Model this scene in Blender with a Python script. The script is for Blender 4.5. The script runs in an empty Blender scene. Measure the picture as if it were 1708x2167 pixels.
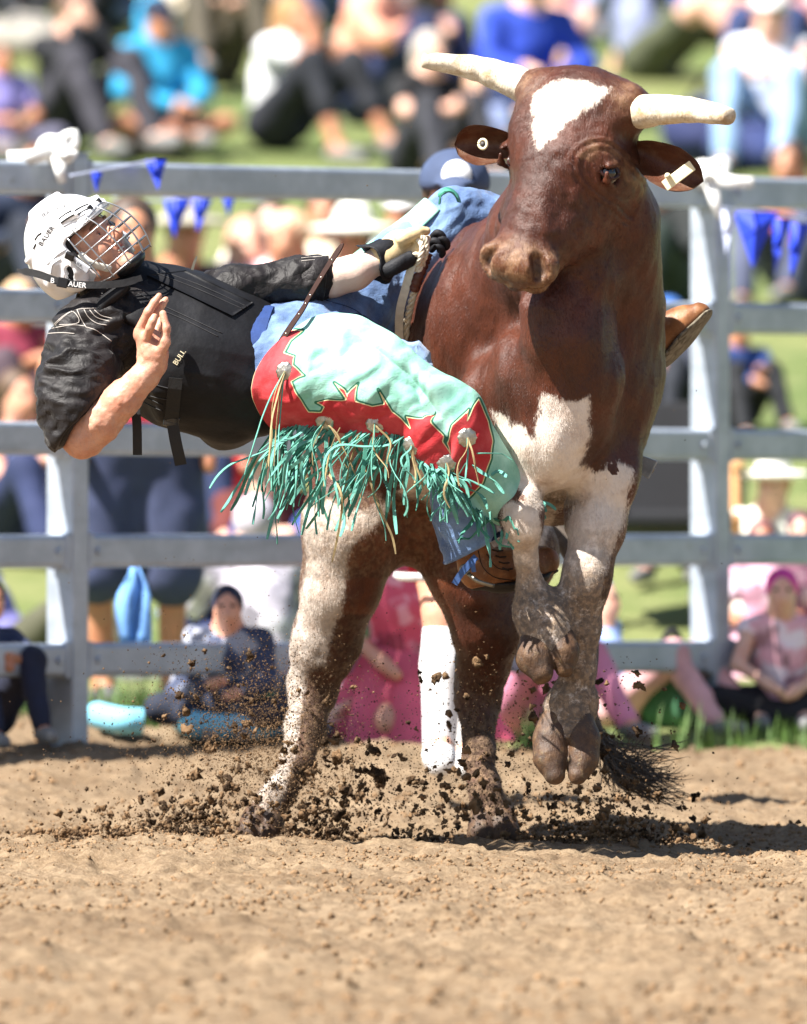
import bpy, math, random
import numpy as np
from mathutils import Vector, Matrix
from mathutils.bvhtree import BVHTree
random.seed(7); np.random.seed(7)
R = math.radians
scn = bpy.context.scene
COL = scn.collection

# ---------------------------------------------------------------- camera, sky, sun, exposure
# long lens at eye height 30 m from the hind hooves of the bull (world y = 0), x right, y away
CAMH, CAMD, PXM = 1.63, 30.0, 787.0
cam = bpy.data.cameras.new('camera'); camo = bpy.data.objects.new('camera', cam); COL.objects.link(camo)
camo.location = (0, -CAMD, CAMH); camo.rotation_euler = (R(90), 0, 0)
cam.sensor_fit = 'VERTICAL'; cam.sensor_height = 36.0; cam.sensor_width = 36.0
cam.lens = 36.0*CAMD/(2167/PXM); cam.shift_y = -593.5/2167; cam.shift_x = 0
cam.clip_start = 0.5; cam.clip_end = 1500
cam.dof.use_dof = True; cam.dof.focus_distance = 29.05; cam.dof.aperture_fstop = 3.6
scn.camera = camo
SUN = Vector((-0.50, -0.30, 0.81)).normalized()
world = bpy.data.worlds.new('World'); scn.world = world; world.use_nodes = True
nt = world.node_tree; nt.nodes.clear()
o_ = nt.nodes.new('ShaderNodeOutputWorld'); b_ = nt.nodes.new('ShaderNodeBackground'); s_ = nt.nodes.new('ShaderNodeTexSky')
s_.sky_type = 'NISHITA'; s_.sun_disc = False
s_.sun_elevation = math.asin(SUN.z); s_.sun_rotation = math.atan2(SUN.x, SUN.y)
nt.links.new(s_.outputs[0], b_.inputs[0]); nt.links.new(b_.outputs[0], o_.inputs[0]); b_.inputs[1].default_value = 0.05
sl = bpy.data.lights.new('sun', 'SUN'); sl.energy = 5.0; sl.angle = R(0.5); sl.color = (1.0, 0.95, 0.88)
so = bpy.data.objects.new('sun', sl); COL.objects.link(so); so.location = (-20, -2, 24)
so.rotation_euler = SUN.to_track_quat('Z', 'Y').to_euler()
vs = scn.view_settings
vs.view_transform = 'Standard'; vs.look = 'None'; vs.exposure = 1.55; vs.gamma = 1.0; vs.use_curve_mapping = False
scn.render.engine = 'CYCLES'; scn.cycles.use_denoising = True; scn.cycles.max_bounces = 6; scn.cycles.transparent_max_bounces = 8

# ---------------------------------------------------------------- geometry helpers
def P(x, y, d=0.0):
    s = (CAMD+d)/CAMD/PXM
    return np.array([(x-854)*s, d, CAMH+(490-y)*s])
def proj(V):
    s = (CAMD+V[:, 1])/CAMD/PXM
    return np.stack([854+V[:, 0]/s, 490-(V[:, 2]-CAMH)/s], 1)
def nrm(v):
    v = np.asarray(v, float); return v/np.linalg.norm(v)

_tab = np.random.RandomState(3).rand(64, 64, 64).astype(np.float32)*2-1
def vnoise(Q, f=1.0, off=0.0):
    q = np.asarray(Q, np.float64)*f+off
    i = np.floor(q).astype(np.int64); t = q-i; t = t*t*(3-2*t); i &= 63; j = (i+1) & 63
    x0, y0, z0 = i.T; x1, y1, z1 = j.T; a, b, c = t.T
    T = _tab
    return ((T[x0, y0, z0]*(1-a)+T[x1, y0, z0]*a)*(1-b)+(T[x0, y1, z0]*(1-a)+T[x1, y1, z0]*a)*b)*(1-c) + \
           ((T[x0, y0, z1]*(1-a)+T[x1, y0, z1]*a)*(1-b)+(T[x0, y1, z1]*(1-a)+T[x1, y1, z1]*a)*b)*c
def fbm(Q, f, octv=4, gain=0.5, off=0.0):
    s = 0; a = 1.0
    for k in range(octv):
        s = s+a*vnoise(Q, f, off+k*17.3); f *= 2.03; a *= gain
    return s

class Field:
    """signed distance field on a grid (finer where asked); smooth unions; one continuous skin out of it"""
    def __init__(s, lo, hi, h, fine=()):
        s.h = h; s.ax = []
        for a in range(3):
            c = [lo[a]]
            while c[-1] < hi[a]:
                st = h
                for (ax, p, q, hf) in fine:
                    if ax == a and p <= c[-1] < q: st = min(st, hf)
                c.append(c[-1]+st)
            s.ax.append(np.array(c, np.float32))
        s.D = np.ones([len(c) for c in s.ax], np.float32)
    def _sub(s, lo, hi):
        sl = []
        for a in range(3):
            i = max(0, np.searchsorted(s.ax[a], lo[a])-1); j = min(len(s.ax[a]), np.searchsorted(s.ax[a], hi[a])+1)
            sl.append(slice(i, max(j, i)))
        X = s.ax[0][sl[0]][:, None, None]; Y = s.ax[1][sl[1]][None, :, None]; Z = s.ax[2][sl[2]][None, None, :]
        return tuple(sl), X, Y, Z
    def _mix(s, sl, d, k, op):
        A = s.D[sl]
        if A.size == 0: return
        if op == 'sub':
            d = -d
            h = np.maximum(k-np.abs(A-d), 0)/max(k, 1e-6); s.D[sl] = np.maximum(A, d)+h*h*k*0.25
        else:
            h = np.maximum(k-np.abs(A-d), 0)/max(k, 1e-6); s.D[sl] = np.minimum(A, d)-h*h*k*0.25
    def cap(s, a, b, ra, rb, k=0.03, flat=None, op='add'):
        a = np.asarray(a, np.float32); b = np.asarray(b, np.float32)
        m = k+4*s.h+max(ra, rb)
        sl, X, Y, Z = s._sub(np.minimum(a, b)-m, np.maximum(a, b)+m)
        qx, qy, qz = X-a[0], Y-a[1], Z-a[2]; v = b-a
        f = 1.0
        t = np.clip((qx*v[0]+qy*v[1]+qz*v[2])/max(float(v@v), 1e-9), 0, 1)
        dx, dy, dz = qx-t*v[0], qy-t*v[1], qz-t*v[2]
        if flat is not None:
            n, f = nrm(flat[0]), flat[1]
            e = (dx*n[0]+dy*n[1]+dz*n[2])*(f-1)
            dx, dy, dz = dx+e*n[0], dy+e*n[1], dz+e*n[2]
        d = np.sqrt(dx*dx+dy*dy+dz*dz)-(ra+(rb-ra)*t)
        if f > 1: d = d/math.sqrt(f)
        s._mix(sl, d.astype(np.float32), k, op)
    def chain(s, pts, k=0.03, flat=None, op='add'):
        for (a, ra), (b, rb) in zip(pts[:-1], pts[1:]): s.cap(a, b, ra, rb, k, flat, op)
    def ell(s, c, ax, r, k=0.03, op='add'):
        c = np.asarray(c, float); ax = np.asarray(ax, float); r = np.asarray(r, float)
        ext = np.sqrt(((ax*r[:, None])**2).sum(0))+k+4*s.h
        sl, X, Y, Z = s._sub(c-ext, c+ext)
        q = [X-c[0], Y-c[1], Z-c[2]]
        k0 = 0; k1 = 0
        for i in range(3):
            u = q[0]*ax[i, 0]+q[1]*ax[i, 1]+q[2]*ax[i, 2]
            k0 = k0+(u/r[i])**2; k1 = k1+(u/r[i]**2)**2
        k0 = np.sqrt(k0); d = k0*(k0-1)/np.maximum(np.sqrt(k1), 1e-6)
        s._mix(sl, d.astype(np.float32), k, op)
    def sph(s, c, r, k=0.03, op='add'): s.ell(c, np.eye(3), (r, r, r), k, op)
    def plane(s, pt, n, k=0.004):
        """keep the side n points away from"""
        n = nrm(n); pt = np.asarray(pt, float)
        d = (s.ax[0][:, None, None]-pt[0])*n[0]+(s.ax[1][None, :, None]-pt[1])*n[1]+(s.ax[2][None, None, :]-pt[2])*n[2]
        d = d.astype(np.float32); h = np.maximum(k-np.abs(s.D-d), 0)/k
        s.D = np.maximum(s.D, d)+h*h*k*0.25
    def mesh(s):
        D = s.D; ins = D < 0
        ins[0] = ins[-1] = False; ins[:, 0] = ins[:, -1] = False; ins[:, :, 0] = ins[:, :, -1] = False
        D = np.where(ins, D, np.maximum(D, 1e-5))
        u = ins.view(np.uint8)
        c = np.zeros([n-1 for n in D.shape], np.uint8)
        sh = D.shape
        offs = [(i, j, k) for i in (0, 1) for j in (0, 1) for k in (0, 1)]
        for (i, j, k) in offs: c += u[i:sh[0]-1+i, j:sh[1]-1+j, k:sh[2]-1+k]
        act = (c > 0) & (c < 8)
        I = np.argwhere(act)
        ids = np.full(act.shape, -1, np.int32); ids[act] = np.arange(len(I))
        acc = np.zeros((len(I), 3)); cnt = np.zeros(len(I))
        for ci in offs:
            for a in range(3):
                if ci[a] == 0:
                    cj = list(ci); cj[a] = 1
                    d0 = D[I[:, 0]+ci[0], I[:, 1]+ci[1], I[:, 2]+ci[2]]; d1 = D[I[:, 0]+cj[0], I[:, 1]+cj[1], I[:, 2]+cj[2]]
                    m = (d0 < 0) != (d1 < 0)
                    t = np.where(m, d0/np.where(m, d0-d1, 1), 0)
                    p = np.tile(np.array(ci, float), (len(I), 1)); p[:, a] = t
                    acc[m] += p[m]; cnt[m] += 1
        v = I+acc/cnt[:, None]
        V = np.stack([np.interp(v[:, a], np.arange(len(s.ax[a])), s.ax[a]) for a in range(3)], 1)
        Fs = []
        for a in range(3):
            b, e = [(1, 2), (2, 0), (0, 1)][a]
            lo = [slice(None)]*3; hi = [slice(None)]*3
            lo[a] = slice(0, sh[a]-1); hi[a] = slice(1, sh[a])
            A = ins[tuple(lo)]; B = ins[tuple(hi)]
            E = np.argwhere(A != B)
            E = E[(E[:, b] > 0) & (E[:, e] > 0) & (E[:, b] < sh[b]-1) & (E[:, e] < sh[e]-1)]
            fl = A[E[:, 0], E[:, 1], E[:, 2]]
            def g(db, de):
                q = E.copy(); q[:, b] += db; q[:, e] += de
                return ids[q[:, 0], q[:, 1], q[:, 2]]
            q = np.stack([g(-1, -1), g(0, -1), g(0, 0), g(-1, 0)], 1)
            q[~fl] = q[~fl][:, ::-1]
            Fs.append(q)
        return V, np.concatenate(Fs)

def vnormals(V, F):
    a, b, c, d = (V[F[:, i]] for i in range(4))
    n = np.cross(c-a, d-b)
    N = np.zeros_like(V)
    for i in range(4):
        for x in range(3): N[:, x] += np.bincount(F[:, i], n[:, x], len(V))
    return N/np.maximum(np.linalg.norm(N, axis=1, keepdims=True), 1e-12)
def smooth(V, F, it=1, lam=0.5):
    e = np.concatenate([F[:, [0, 1]], F[:, [1, 2]], F[:, [2, 3]], F[:, [3, 0]]]); n = len(V)
    cnt = np.bincount(e[:, 0], minlength=n)+np.bincount(e[:, 1], minlength=n)
    for _ in range(it):
        S = np.stack([np.bincount(e[:, 0], V[e[:, 1], x], n)+np.bincount(e[:, 1], V[e[:, 0], x], n) for x in range(3)], 1)
        V = V+lam*(S/np.maximum(cnt, 1)[:, None]-V)
    return V

def mesh_data(name, V, F, mat=None, attrs=None, smooth_=True):
    me = bpy.data.meshes.new(name)
    V = np.asarray(V, np.float32)
    if isinstance(F, np.ndarray):
        n = F.shape[1]
        me.vertices.add(len(V)); me.vertices.foreach_set('co', V.ravel())
        me.loops.add(F.size); me.loops.foreach_set('vertex_index', F.ravel().astype(np.int32))
        me.polygons.add(len(F)); me.polygons.foreach_set('loop_start', np.arange(0, F.size, n, dtype=np.int32))
        me.update(calc_edges=True); me.validate()
    else:
        me.from_pydata([tuple(map(float, v)) for v in V], [], [tuple(map(int, f)) for f in F]); me.update()
    if smooth_: me.polygons.foreach_set('use_smooth', np.ones(len(me.polygons), bool))
    for k, v in (attrs or {}).items():
        at = me.attributes.new(k, 'FLOAT', 'POINT'); at.data.foreach_set('value', np.asarray(v, np.float32))
    if mat: me.materials.append(mat)
    return me
def wloc(o):
    p = np.zeros(3)
    while o is not None:
        p += np.array(o.location); o = o.parent
    return p
def obj(name, V, F, mat, parent=None, attrs=None, smooth_=True, base=None):
    V = np.asarray(V, float)
    off = wloc(parent) if parent else np.zeros(3)
    loc = np.zeros(3)
    if base is not None: loc = np.asarray(base, float)-off; off = np.asarray(base, float)
    me = mesh_data(name, V-off, F, mat, attrs, smooth_)
    o = bpy.data.objects.new(name, me); COL.objects.link(o); o.location = loc
    if parent: o.parent = parent
    return o
def tag(o, label, cat, group=None):
    o['label'] = label; o['category'] = cat
    if group: o['group'] = group
    return o
def thing(name, label, cat, loc=(0, 0, 0), group=None):
    o = bpy.data.objects.new(name, None); COL.objects.link(o); o.location = tuple(map(float, loc)); o.empty_display_size = 0.1
    return tag(o, label, cat, group)

def tube(pts, r, n=8, flat=None, capped=True):
    """tube along a polyline; r scalar or list; flat = (direction, factor) gives an elliptical section"""
    p = np.asarray(pts, float); m = len(p)
    r = np.full(m, r) if np.isscalar(r) else np.asarray(r, float)
    T = np.gradient(p, axis=0); T /= np.maximum(np.linalg.norm(T, axis=1, keepdims=True), 1e-9)
    up = np.array([0, 0, 1.0]) if abs(T[0, 2]) < 0.9 else np.array([1.0, 0, 0])
    if flat is not None: up = nrm(flat[0])
    V = []
    for i in range(m):
        a = np.cross(T[i], up)
        if np.linalg.norm(a) < 1e-6: a = np.cross(T[i], [0.3, 0.9, 0.1])
        a = nrm(a); b = np.cross(a, T[i])
        if flat is None: up = b
        for k in range(n):
            th = 2*math.pi*k/n
            V.append(p[i]+r[i]*(math.cos(th)*a+math.sin(th)*b*(flat[1] if flat else 1)))
    F = [[i*n+k, i*n+(k+1) % n, (i+1)*n+(k+1) % n, (i+1)*n+k] for i in range(m-1) for k in range(n)]
    if capped: F += [list(range(n))[::-1], [(m-1)*n+k for k in range(n)]]
    return np.array(V), F
def spline(pts, n=24):
    p = np.asarray(pts, float); m = len(p)
    q = np.concatenate([[2*p[0]-p[1]], p, [2*p[-1]-p[-2]]])
    out = []
    for t in np.linspace(0, m-1, n):
        i = min(int(t), m-2); u = t-i
        a, b, c, d = q[i], q[i+1], q[i+2], q[i+3]
        out.append(0.5*(2*b+(c-a)*u+(2*a-5*b+4*c-d)*u*u+(3*b-a-3*c+d)*u**3))
    return np.array(out)
def ribbon(pts, w, th, side):
    """flat strap along a polyline"""
    p = np.asarray(pts, float); T = np.gradient(p, axis=0)
    V = []
    side = np.asarray(side, float)
    for i in range(len(p)):
        s = side if side.ndim == 1 else side[i]
        t = nrm(T[i]); s = nrm(s-t*(s@t)); n = np.cross(t, s)
        ww = w if np.isscalar(w) else w[i]
        V += [p[i]-s*ww/2-n*th/2, p[i]+s*ww/2-n*th/2, p[i]+s*ww/2+n*th/2, p[i]-s*ww/2+n*th/2]
    F = [[i*4+k, i*4+(k+1) % 4, i*4+4+(k+1) % 4, i*4+4+k] for i in range(len(p)-1) for k in range(4)]
    m = len(p)-1
    F += [[3, 2, 1, 0], [m*4, m*4+1, m*4+2, m*4+3]]
    return np.array(V), F
def box(c, ax, half):
    c = np.asarray(c, float); ax = np.asarray(ax, float); half = np.asarray(half, float)
    V = [c+sum(s[i]*half[i]*ax[i] for i in range(3)) for s in [(-1, -1, -1), (1, -1, -1), (1, 1, -1), (-1, 1, -1), (-1, -1, 1), (1, -1, 1), (1, 1, 1), (-1, 1, 1)]]
    return np.array(V), [[0, 3, 2, 1], [4, 5, 6, 7], [0, 1, 5, 4], [1, 2, 6, 5], [2, 3, 7, 6], [3, 0, 4, 7]]
def join(parts):
    V = []; F = []; n = 0
    for v, f in parts:
        V.append(np.asarray(v)); F += [[i+n for i in q] for q in f]; n += len(v)
    return np.concatenate(V), F
def bevel(o, w, seg=2):
    m = o.modifiers.new('bevel', 'BEVEL'); m.width = w; m.segments = seg; m.limit_method = 'ANGLE'; m.angle_limit = R(40)
def poly_sd(Q, poly):
    """signed distance to a polygon, negative inside"""
    Q = np.asarray(Q, float); poly = np.asarray(poly, float)
    d = np.full(len(Q), 1e9); ins = np.zeros(len(Q), bool)
    for a, b in zip(poly, np.roll(poly, -1, 0)):
        e = b-a; w = Q-a
        t = np.clip((w@e)/max(e@e, 1e-9), 0, 1); d = np.minimum(d, ((w-t[:, None]*e)**2).sum(1))
        c1 = (a[1] <= Q[:, 1]) != (b[1] <= Q[:, 1])
        x = a[0]+(Q[:, 1]-a[1])/(e[1] if abs(e[1]) > 1e-12 else 1e-12)*e[0]
        ins ^= c1 & (Q[:, 0] < x)
    d = np.sqrt(d)
    return np.where(ins, -d, d)

# ---------------------------------------------------------------- material helpers
def lin(h):
    h = h.lstrip('#'); c = [int(h[i:i+2], 16)/255 for i in (0, 2, 4)]
    return tuple(v/12.92 if v <= 0.04045 else ((v+0.055)/1.055)**2.4 for v in c)
class NT:
    def __init__(s, name):
        s.m = bpy.data.materials.new(name); s.m.use_nodes = True; s.t = s.m.node_tree; s.t.nodes.clear()
        s.out = s.n('ShaderNodeOutputMaterial'); s.b = s.n('ShaderNodeBsdfPrincipled'); s.l(s.b.outputs[0], s.out.inputs[0])
        s.co = s.n('ShaderNodeTexCoord').outputs['Object']
    def n(s, t): return s.t.nodes.new(t)
    def l(s, a, b): s.t.links.new(a, b)
    def put(s, v, inp):
        if v is None: return
        if isinstance(v, bpy.types.NodeSocket): s.l(v, inp)
        elif isinstance(v, tuple) and len(v) == 3 and inp.type == 'RGBA': inp.default_value = (*v, 1)
        else: inp.default_value = v
    def noise(s, scale, detail=4, rough=0.6, vec=None, dist=0.0):
        n = s.n('ShaderNodeTexNoise'); s.l(vec or s.co, n.inputs['Vector'])
        n.inputs['Scale'].default_value = scale; n.inputs['Detail'].default_value = detail; n.inputs['Roughness'].default_value = rough; n.inputs['Distortion'].default_value = dist
        return n.outputs['Fac']
    def scaled(s, v, vec=None):
        m = s.n('ShaderNodeMapping'); s.l(vec or s.co, m.inputs[0]); m.inputs['Scale'].default_value = v; return m.outputs[0]
    def attr(s, name):
        a = s.n('ShaderNodeAttribute'); a.attribute_name = name; return a.outputs['Fac']
    def math(s, op, a, b=0.0, clamp=False):
        m = s.n('ShaderNodeMath'); m.operation = op; m.use_clamp = clamp; s.put(a, m.inputs[0]); s.put(b, m.inputs[1]); return m.outputs[0]
    def ramp(s, fac, lo, hi):
        m = s.n('ShaderNodeMapRange'); s.put(fac, m.inputs[0]); m.inputs[1].default_value = lo; m.inputs[2].default_value = hi; m.clamp = True
        m.interpolation_type = 'SMOOTHSTEP'; return m.outputs[0]
    def mix(s, fac, a, b, mode='MIX'):
        m = s.n('ShaderNodeMix'); m.data_type = 'RGBA'; m.blend_type = mode; m.clamp_factor = True
        s.put(fac, m.inputs[0]); s.put(a, m.inputs[6]); s.put(b, m.inputs[7]); return m.outputs[2]
    def bump(s, h, strength=0.3, dist=0.01, prev=None):
        b = s.n('ShaderNodeBump'); s.put(h, b.inputs['Height']); s.put(strength, b.inputs['Strength']); b.inputs['Distance'].default_value = dist
        if prev is not None: s.l(prev, b.inputs['Normal'])
        return b.outputs[0]
    def done(s, col, rough=0.6, normal=None, metal=0.0, spec=None, sheen=None, coat=None):
        s.put(col, s.b.inputs['Base Color']); s.put(rough, s.b.inputs['Roughness']); s.put(metal, s.b.inputs['Metallic'])
        if normal is not None: s.l(normal, s.b.inputs['Normal'])
        if spec is not None: s.put(spec, s.b.inputs['Specular IOR Level'])
        if sheen: s.b.inputs['Sheen Weight'].default_value = sheen; s.b.inputs['Sheen Roughness'].default_value = 0.4
        if coat: s.b.inputs['Coat Weight'].default_value = coat; s.b.inputs['Coat Roughness'].default_value = 0.15
        return s.m
_mc = {}
def cloth(name, col, rough=0.85, var=0.25, weave=900, wr=6, sheen=0.0, bstr=0.25):
    """woven cloth: colour mottling, weave and small creases"""
    key = (name, col)
    if key in _mc: return _mc[key]
    c = lin(col) if isinstance(col, str) else col
    m = NT(name)
    f = m.noise(wr*2, 5, 0.6)
    k = m.mix(m.ramp(f, 0.35, 0.7), tuple(v*(1-var) for v in c), tuple(min(1, v*(1+var)) for v in c))
    n = m.bump(m.noise(weave, 2), bstr, 0.0008); n = m.bump(m.noise(wr*5, 4), 0.25, 0.01, n)
    _mc[key] = m.done(k, rough, n, sheen=sheen); return _mc[key]
def plain(name, col, rough=0.5, metal=0.0, var=0.12, sc=40, bstr=0.15, bd=0.002, coat=None, spec=None):
    key = (name, col)
    if key in _mc: return _mc[key]
    c = lin(col) if isinstance(col, str) else col
    m = NT(name); f = m.noise(sc, 5, 0.65)
    k = m.mix(m.ramp(f, 0.3, 0.75), tuple(v*(1-var) for v in c), tuple(min(1, v*(1+var)) for v in c))
    _mc[key] = m.done(k, rough, m.bump(m.noise(sc*4, 4), bstr, bd), metal, coat=coat, spec=spec); return _mc[key]
def skin_mat(name, col):
    key = (name, col)
    if key in _mc: return _mc[key]
    c = lin(col); m = NT(name)
    f = m.noise(14, 5, 0.65); g = m.noise(90, 4)
    k = m.mix(m.ramp(f, 0.35, 0.7), c, (c[0]*.98, c[1]*0.80, c[2]*0.76))
    k = m.mix(m.math('MULTIPLY', m.ramp(g, 0.52, 0.72), 0.35), k, (c[0]*0.78, c[1]*0.66, c[2]*0.58))
    m.b.inputs['Subsurface Weight'].default_value = 0.05; m.b.inputs['Subsurface Radius'].default_value = (0.01, 0.004, 0.002)
    _mc[key] = m.done(k, 0.48, m.bump(m.noise(350, 3), 0.3, 0.001, m.bump(m.noise(45, 4, .7), .35, .004))); return _mc[key]
# ---------------------------------------------------------------- ground
def gz(x, y):
    """height of the ground without its clods"""
    x = np.asarray(x, float); y = np.asarray(y, float)
    berm = 0.10*np.exp(-((y-5.0)/1.6)**2)*np.clip((0.3-x)/1.6, 0, 1)
    slope = np.where(y > 10.5, (y-10.5)*0.112, 0.0)
    slope = np.where(y > 90, 79.5*0.112+(y-90)*0.02, slope)
    roll = 0.10*np.sin(x*0.21+y*0.13)*np.clip((y-9)/10, 0, 1)
    return berm+slope+roll
def lines(segs):
    out = []
    for a, b, st in segs: out += list(np.arange(a, b, st))
    return np.array(out+[segs[-1][1]])
def sheet(name, xs, ys, zf, mat, cut=None):
    X, Y = np.meshgrid(xs, ys); Q = np.stack([X.ravel(), Y.ravel(), np.zeros(X.size)], 1); Q[:, 2] = zf(Q)
    nx, ny = len(xs), len(ys); i = np.arange((ny-1)*nx).reshape(ny-1, nx)[:, :-1].ravel()
    o = obj(name, Q, np.stack([i, i+1, i+1+nx, i+nx], 1), mat); o['kind'] = 'structure'; return o
_pr = np.random.RandomState(77)
PITS = [(_pr.rand()*2.8-1.4, -6.5+11.5*_pr.rand(), .05+.05*_pr.rand(), .012+.02*_pr.rand()) for _ in range(70)]   # old hoof prints
def dirt_z(Q):
    x, y = Q[:, 0], Q[:, 1]
    near = np.clip(1-np.abs(x)/3.5, 0, 1)
    Qy = Q*np.array([1.0, 0.8, 1.0])
    z = 0.030*fbm(Qy, 0.9, 2)+0.020*fbm(Qy, 3.1, 3, 0.55, 5)
    c = fbm(Q, 16, 3, 0.6, 9); z = z+0.013*np.maximum(c, -0.45)+0.008*fbm(Q, 42, 2, 0.6, 3)
    # churned, lower trench where the hooves dug in, low lip in front of it
    z = z*np.where(np.abs(y+0.1) < 0.6, 0.8, 1.0)
    z = z+0.012*np.exp(-((y+0.95)/0.35)**2)-0.012*np.exp(-((y-0.1)/0.4)**2)
    for (px, py, pr, pd) in PITS: z = z-pd*np.exp(-(((x-px)/pr)**2+((y-py)/(pr*1.6))**2))+pd*.45*np.exp(-(((x-px-pr*.9)/pr)**2+((y-py-pr)/(pr*1.4))**2))
    return z*np.clip(near*3+0.25, 0, 1)+gz(x, y)-0.012
m = NT('arena_soil')
f1 = m.noise(3.5, 5, 0.65); f2 = m.noise(28, 6, 0.7); f3 = m.noise(160, 4, 0.7)
c = m.mix(m.ramp(f1, 0.3, 0.7), lin('#7f6b53'), lin('#8f7c64'))
c = m.mix(m.math('MULTIPLY', m.ramp(f2, 0.60, 0.40), 0.55), c, lin('#5f4d3c'))
c = m.mix(m.math('MULTIPLY', m.ramp(f3, 0.45, 0.75), 0.5), c, lin('#a8957d'))
c = m.mix(m.math('MULTIPLY', m.ramp(m.noise(9, 4, 0.75), 0.58, 0.76), 0.8), c, lin('#4a3b2c'))
c = m.mix(m.math('MULTIPLY', m.ramp(m.noise(1.1, 4, .6, m.scaled((.5, 1.4, 1))), .50, .68), 0.40), c, lin('#5b4836'))
n_ = m.bump(f3, 0.7, 0.006); n_ = m.bump(f2, 0.6, 0.02, n_)
M_SOIL = m.done(c, 0.95, n_, spec=0.1)
M_CLOD = plain('clod_soil', '#82694f', 0.95, var=0.35, sc=60, bstr=0.6, bd=0.004, spec=0.1)
xs = lines([(-140, -20, 12), (-20, -4, 1.0), (-4, -2, 0.16), (-2, 2, 0.016), (2, 4, 0.16), (4, 20, 1.0), (20, 140, 12)])
ys = lines([(-60, -12, 4), (-12, -8.5, 0.25), (-8.5, -2.5, 0.035), (-2.5, 1.0, 0.016), (1.0, 6.0, 0.05)])
sheet('arena_dirt', xs, ys, dirt_z, M_SOIL)
m = NT('grass_turf')
f1 = m.noise(0.5, 4, 0.6); f2 = m.noise(4, 5, 0.7)
c = m.mix(m.ramp(f1, 0.35, 0.65), lin('#627643'), lin('#868d59'))
c = m.mix(m.math('MULTIPLY', m.ramp(f2, 0.40, 0.7), 0.6), c, lin('#949669'))
c = m.mix(m.math('MULTIPLY', m.ramp(m.noise(1.3, 3), 0.62, 0.75), 0.7), c, lin('#a69e84'))
M_GRASS = m.done(c, 0.9, m.bump(m.noise(60, 4), 0.8, 0.05), spec=0.15)
def grass_z(Q):
    e = np.clip((6.3-Q[:, 1])/0.8, 0, 1)
    return gz(Q[:, 0], Q[:, 1])+0.02*fbm(Q, 0.8, 3)*(Q[:, 1] < 40)-0.05*e+0.004
sheet('grass_slope', lines([(-160, -8, 8), (-8, 8, 0.25), (8, 160, 8)]), lines([(5.55, 14, 0.15), (14, 60, 0.8), (60, 260, 10)]), grass_z, M_GRASS)

def tuft_mesh(spots, n=26, h=0.09):
    V = []; F = []
    rs = np.random.RandomState(5)
    for (x, y, s) in spots:
        for k in range(n):
            a = rs.rand()*6.28; r = rs.rand()*0.07*s; bx, by = x+r*math.cos(a), y+r*math.sin(a); z = float(gz(bx, by))-0.03
            L = h*s*(0.5+rs.rand()); b = rs.rand()*6.28; lean = L*rs.rand()*0.6; w = 0.004
            p = np.array([bx, by, z]); q = p+[lean*math.cos(b)*0.4, lean*math.sin(b)*0.4, L*0.6]; t = p+[lean*math.cos(b), lean*math.sin(b), L]
            sd = np.array([math.sin(b), -math.cos(b), 0])*w; i = len(V)
            V += [p-sd, p+sd, q+sd*0.8, q-sd*0.8, t]; F += [[i, i+1, i+2, i+3], [i+3, i+2, i+4]]
    return np.array(V), F
rs = np.random.RandomState(11)
sp = [(-1.35+rs.rand()*2.9*rs.rand(), 5.45+0.5*rs.rand(), 0.7+0.9*rs.rand()) for _ in range(60)]+[(rs.rand()*3.2-1.6, 5.9+rs.rand()*1.5, 0.5+0.5*rs.rand()) for _ in range(60)]
V, F = tuft_mesh(sp)
o = obj('grass_tufts', V, F, plain('grass_blades', '#4d6a2e', 0.7, var=0.35, sc=8)); o['kind'] = 'stuff'

# ---------------------------------------------------------------- steel rail fence, running away to the right
m = NT('galvanised_steel'); g = m.noise(6, 5, .7); c = m.mix(m.ramp(g, .35, .7), lin('#a1abb8'), lin('#bac4d0'))
c = m.mix(m.math('MULTIPLY', m.ramp(m.noise(14, 5, .8), .60, .72), .45), c, lin('#7c7468')); c = m.mix(m.math('MULTIPLY', m.ramp(m.noise(3, 3, .6, m.scaled((1, 1, 6))), .55, .75), .35), c, lin('#868d96'))
M_STEEL = m.done(c, m.math('ADD', .38, m.math('MULTIPLY', g, .25)), m.bump(m.noise(4, 3), .15, .01), .4)
fa, fb = P(143, 900, 4.25), P(1503, 900, 6.45)
fdir = nrm([fb[0]-fa[0], fb[1]-fa[1], 0]); fnor = np.array([-fdir[1], fdir[0], 0])
LY = [378, 648, 928, 1166, 1396]; RY = [407, 673, 941, 1163, 1388]
lz = [P(0, y, 4.25)[2] for y in LY]; rz = [P(0, y, 6.45)[2] for y in RY]
flen = np.linalg.norm((fb-fa)[:2])
fence = thing('rail_fence', 'grey steel arena fence with five rails behind the bull', 'fence', (fa[0], fa[1], 0.08))
def fpt(s, z, n=0.0):
    p = fa+fdir*s+fnor*n; return np.array([p[0], p[1], z])
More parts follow.
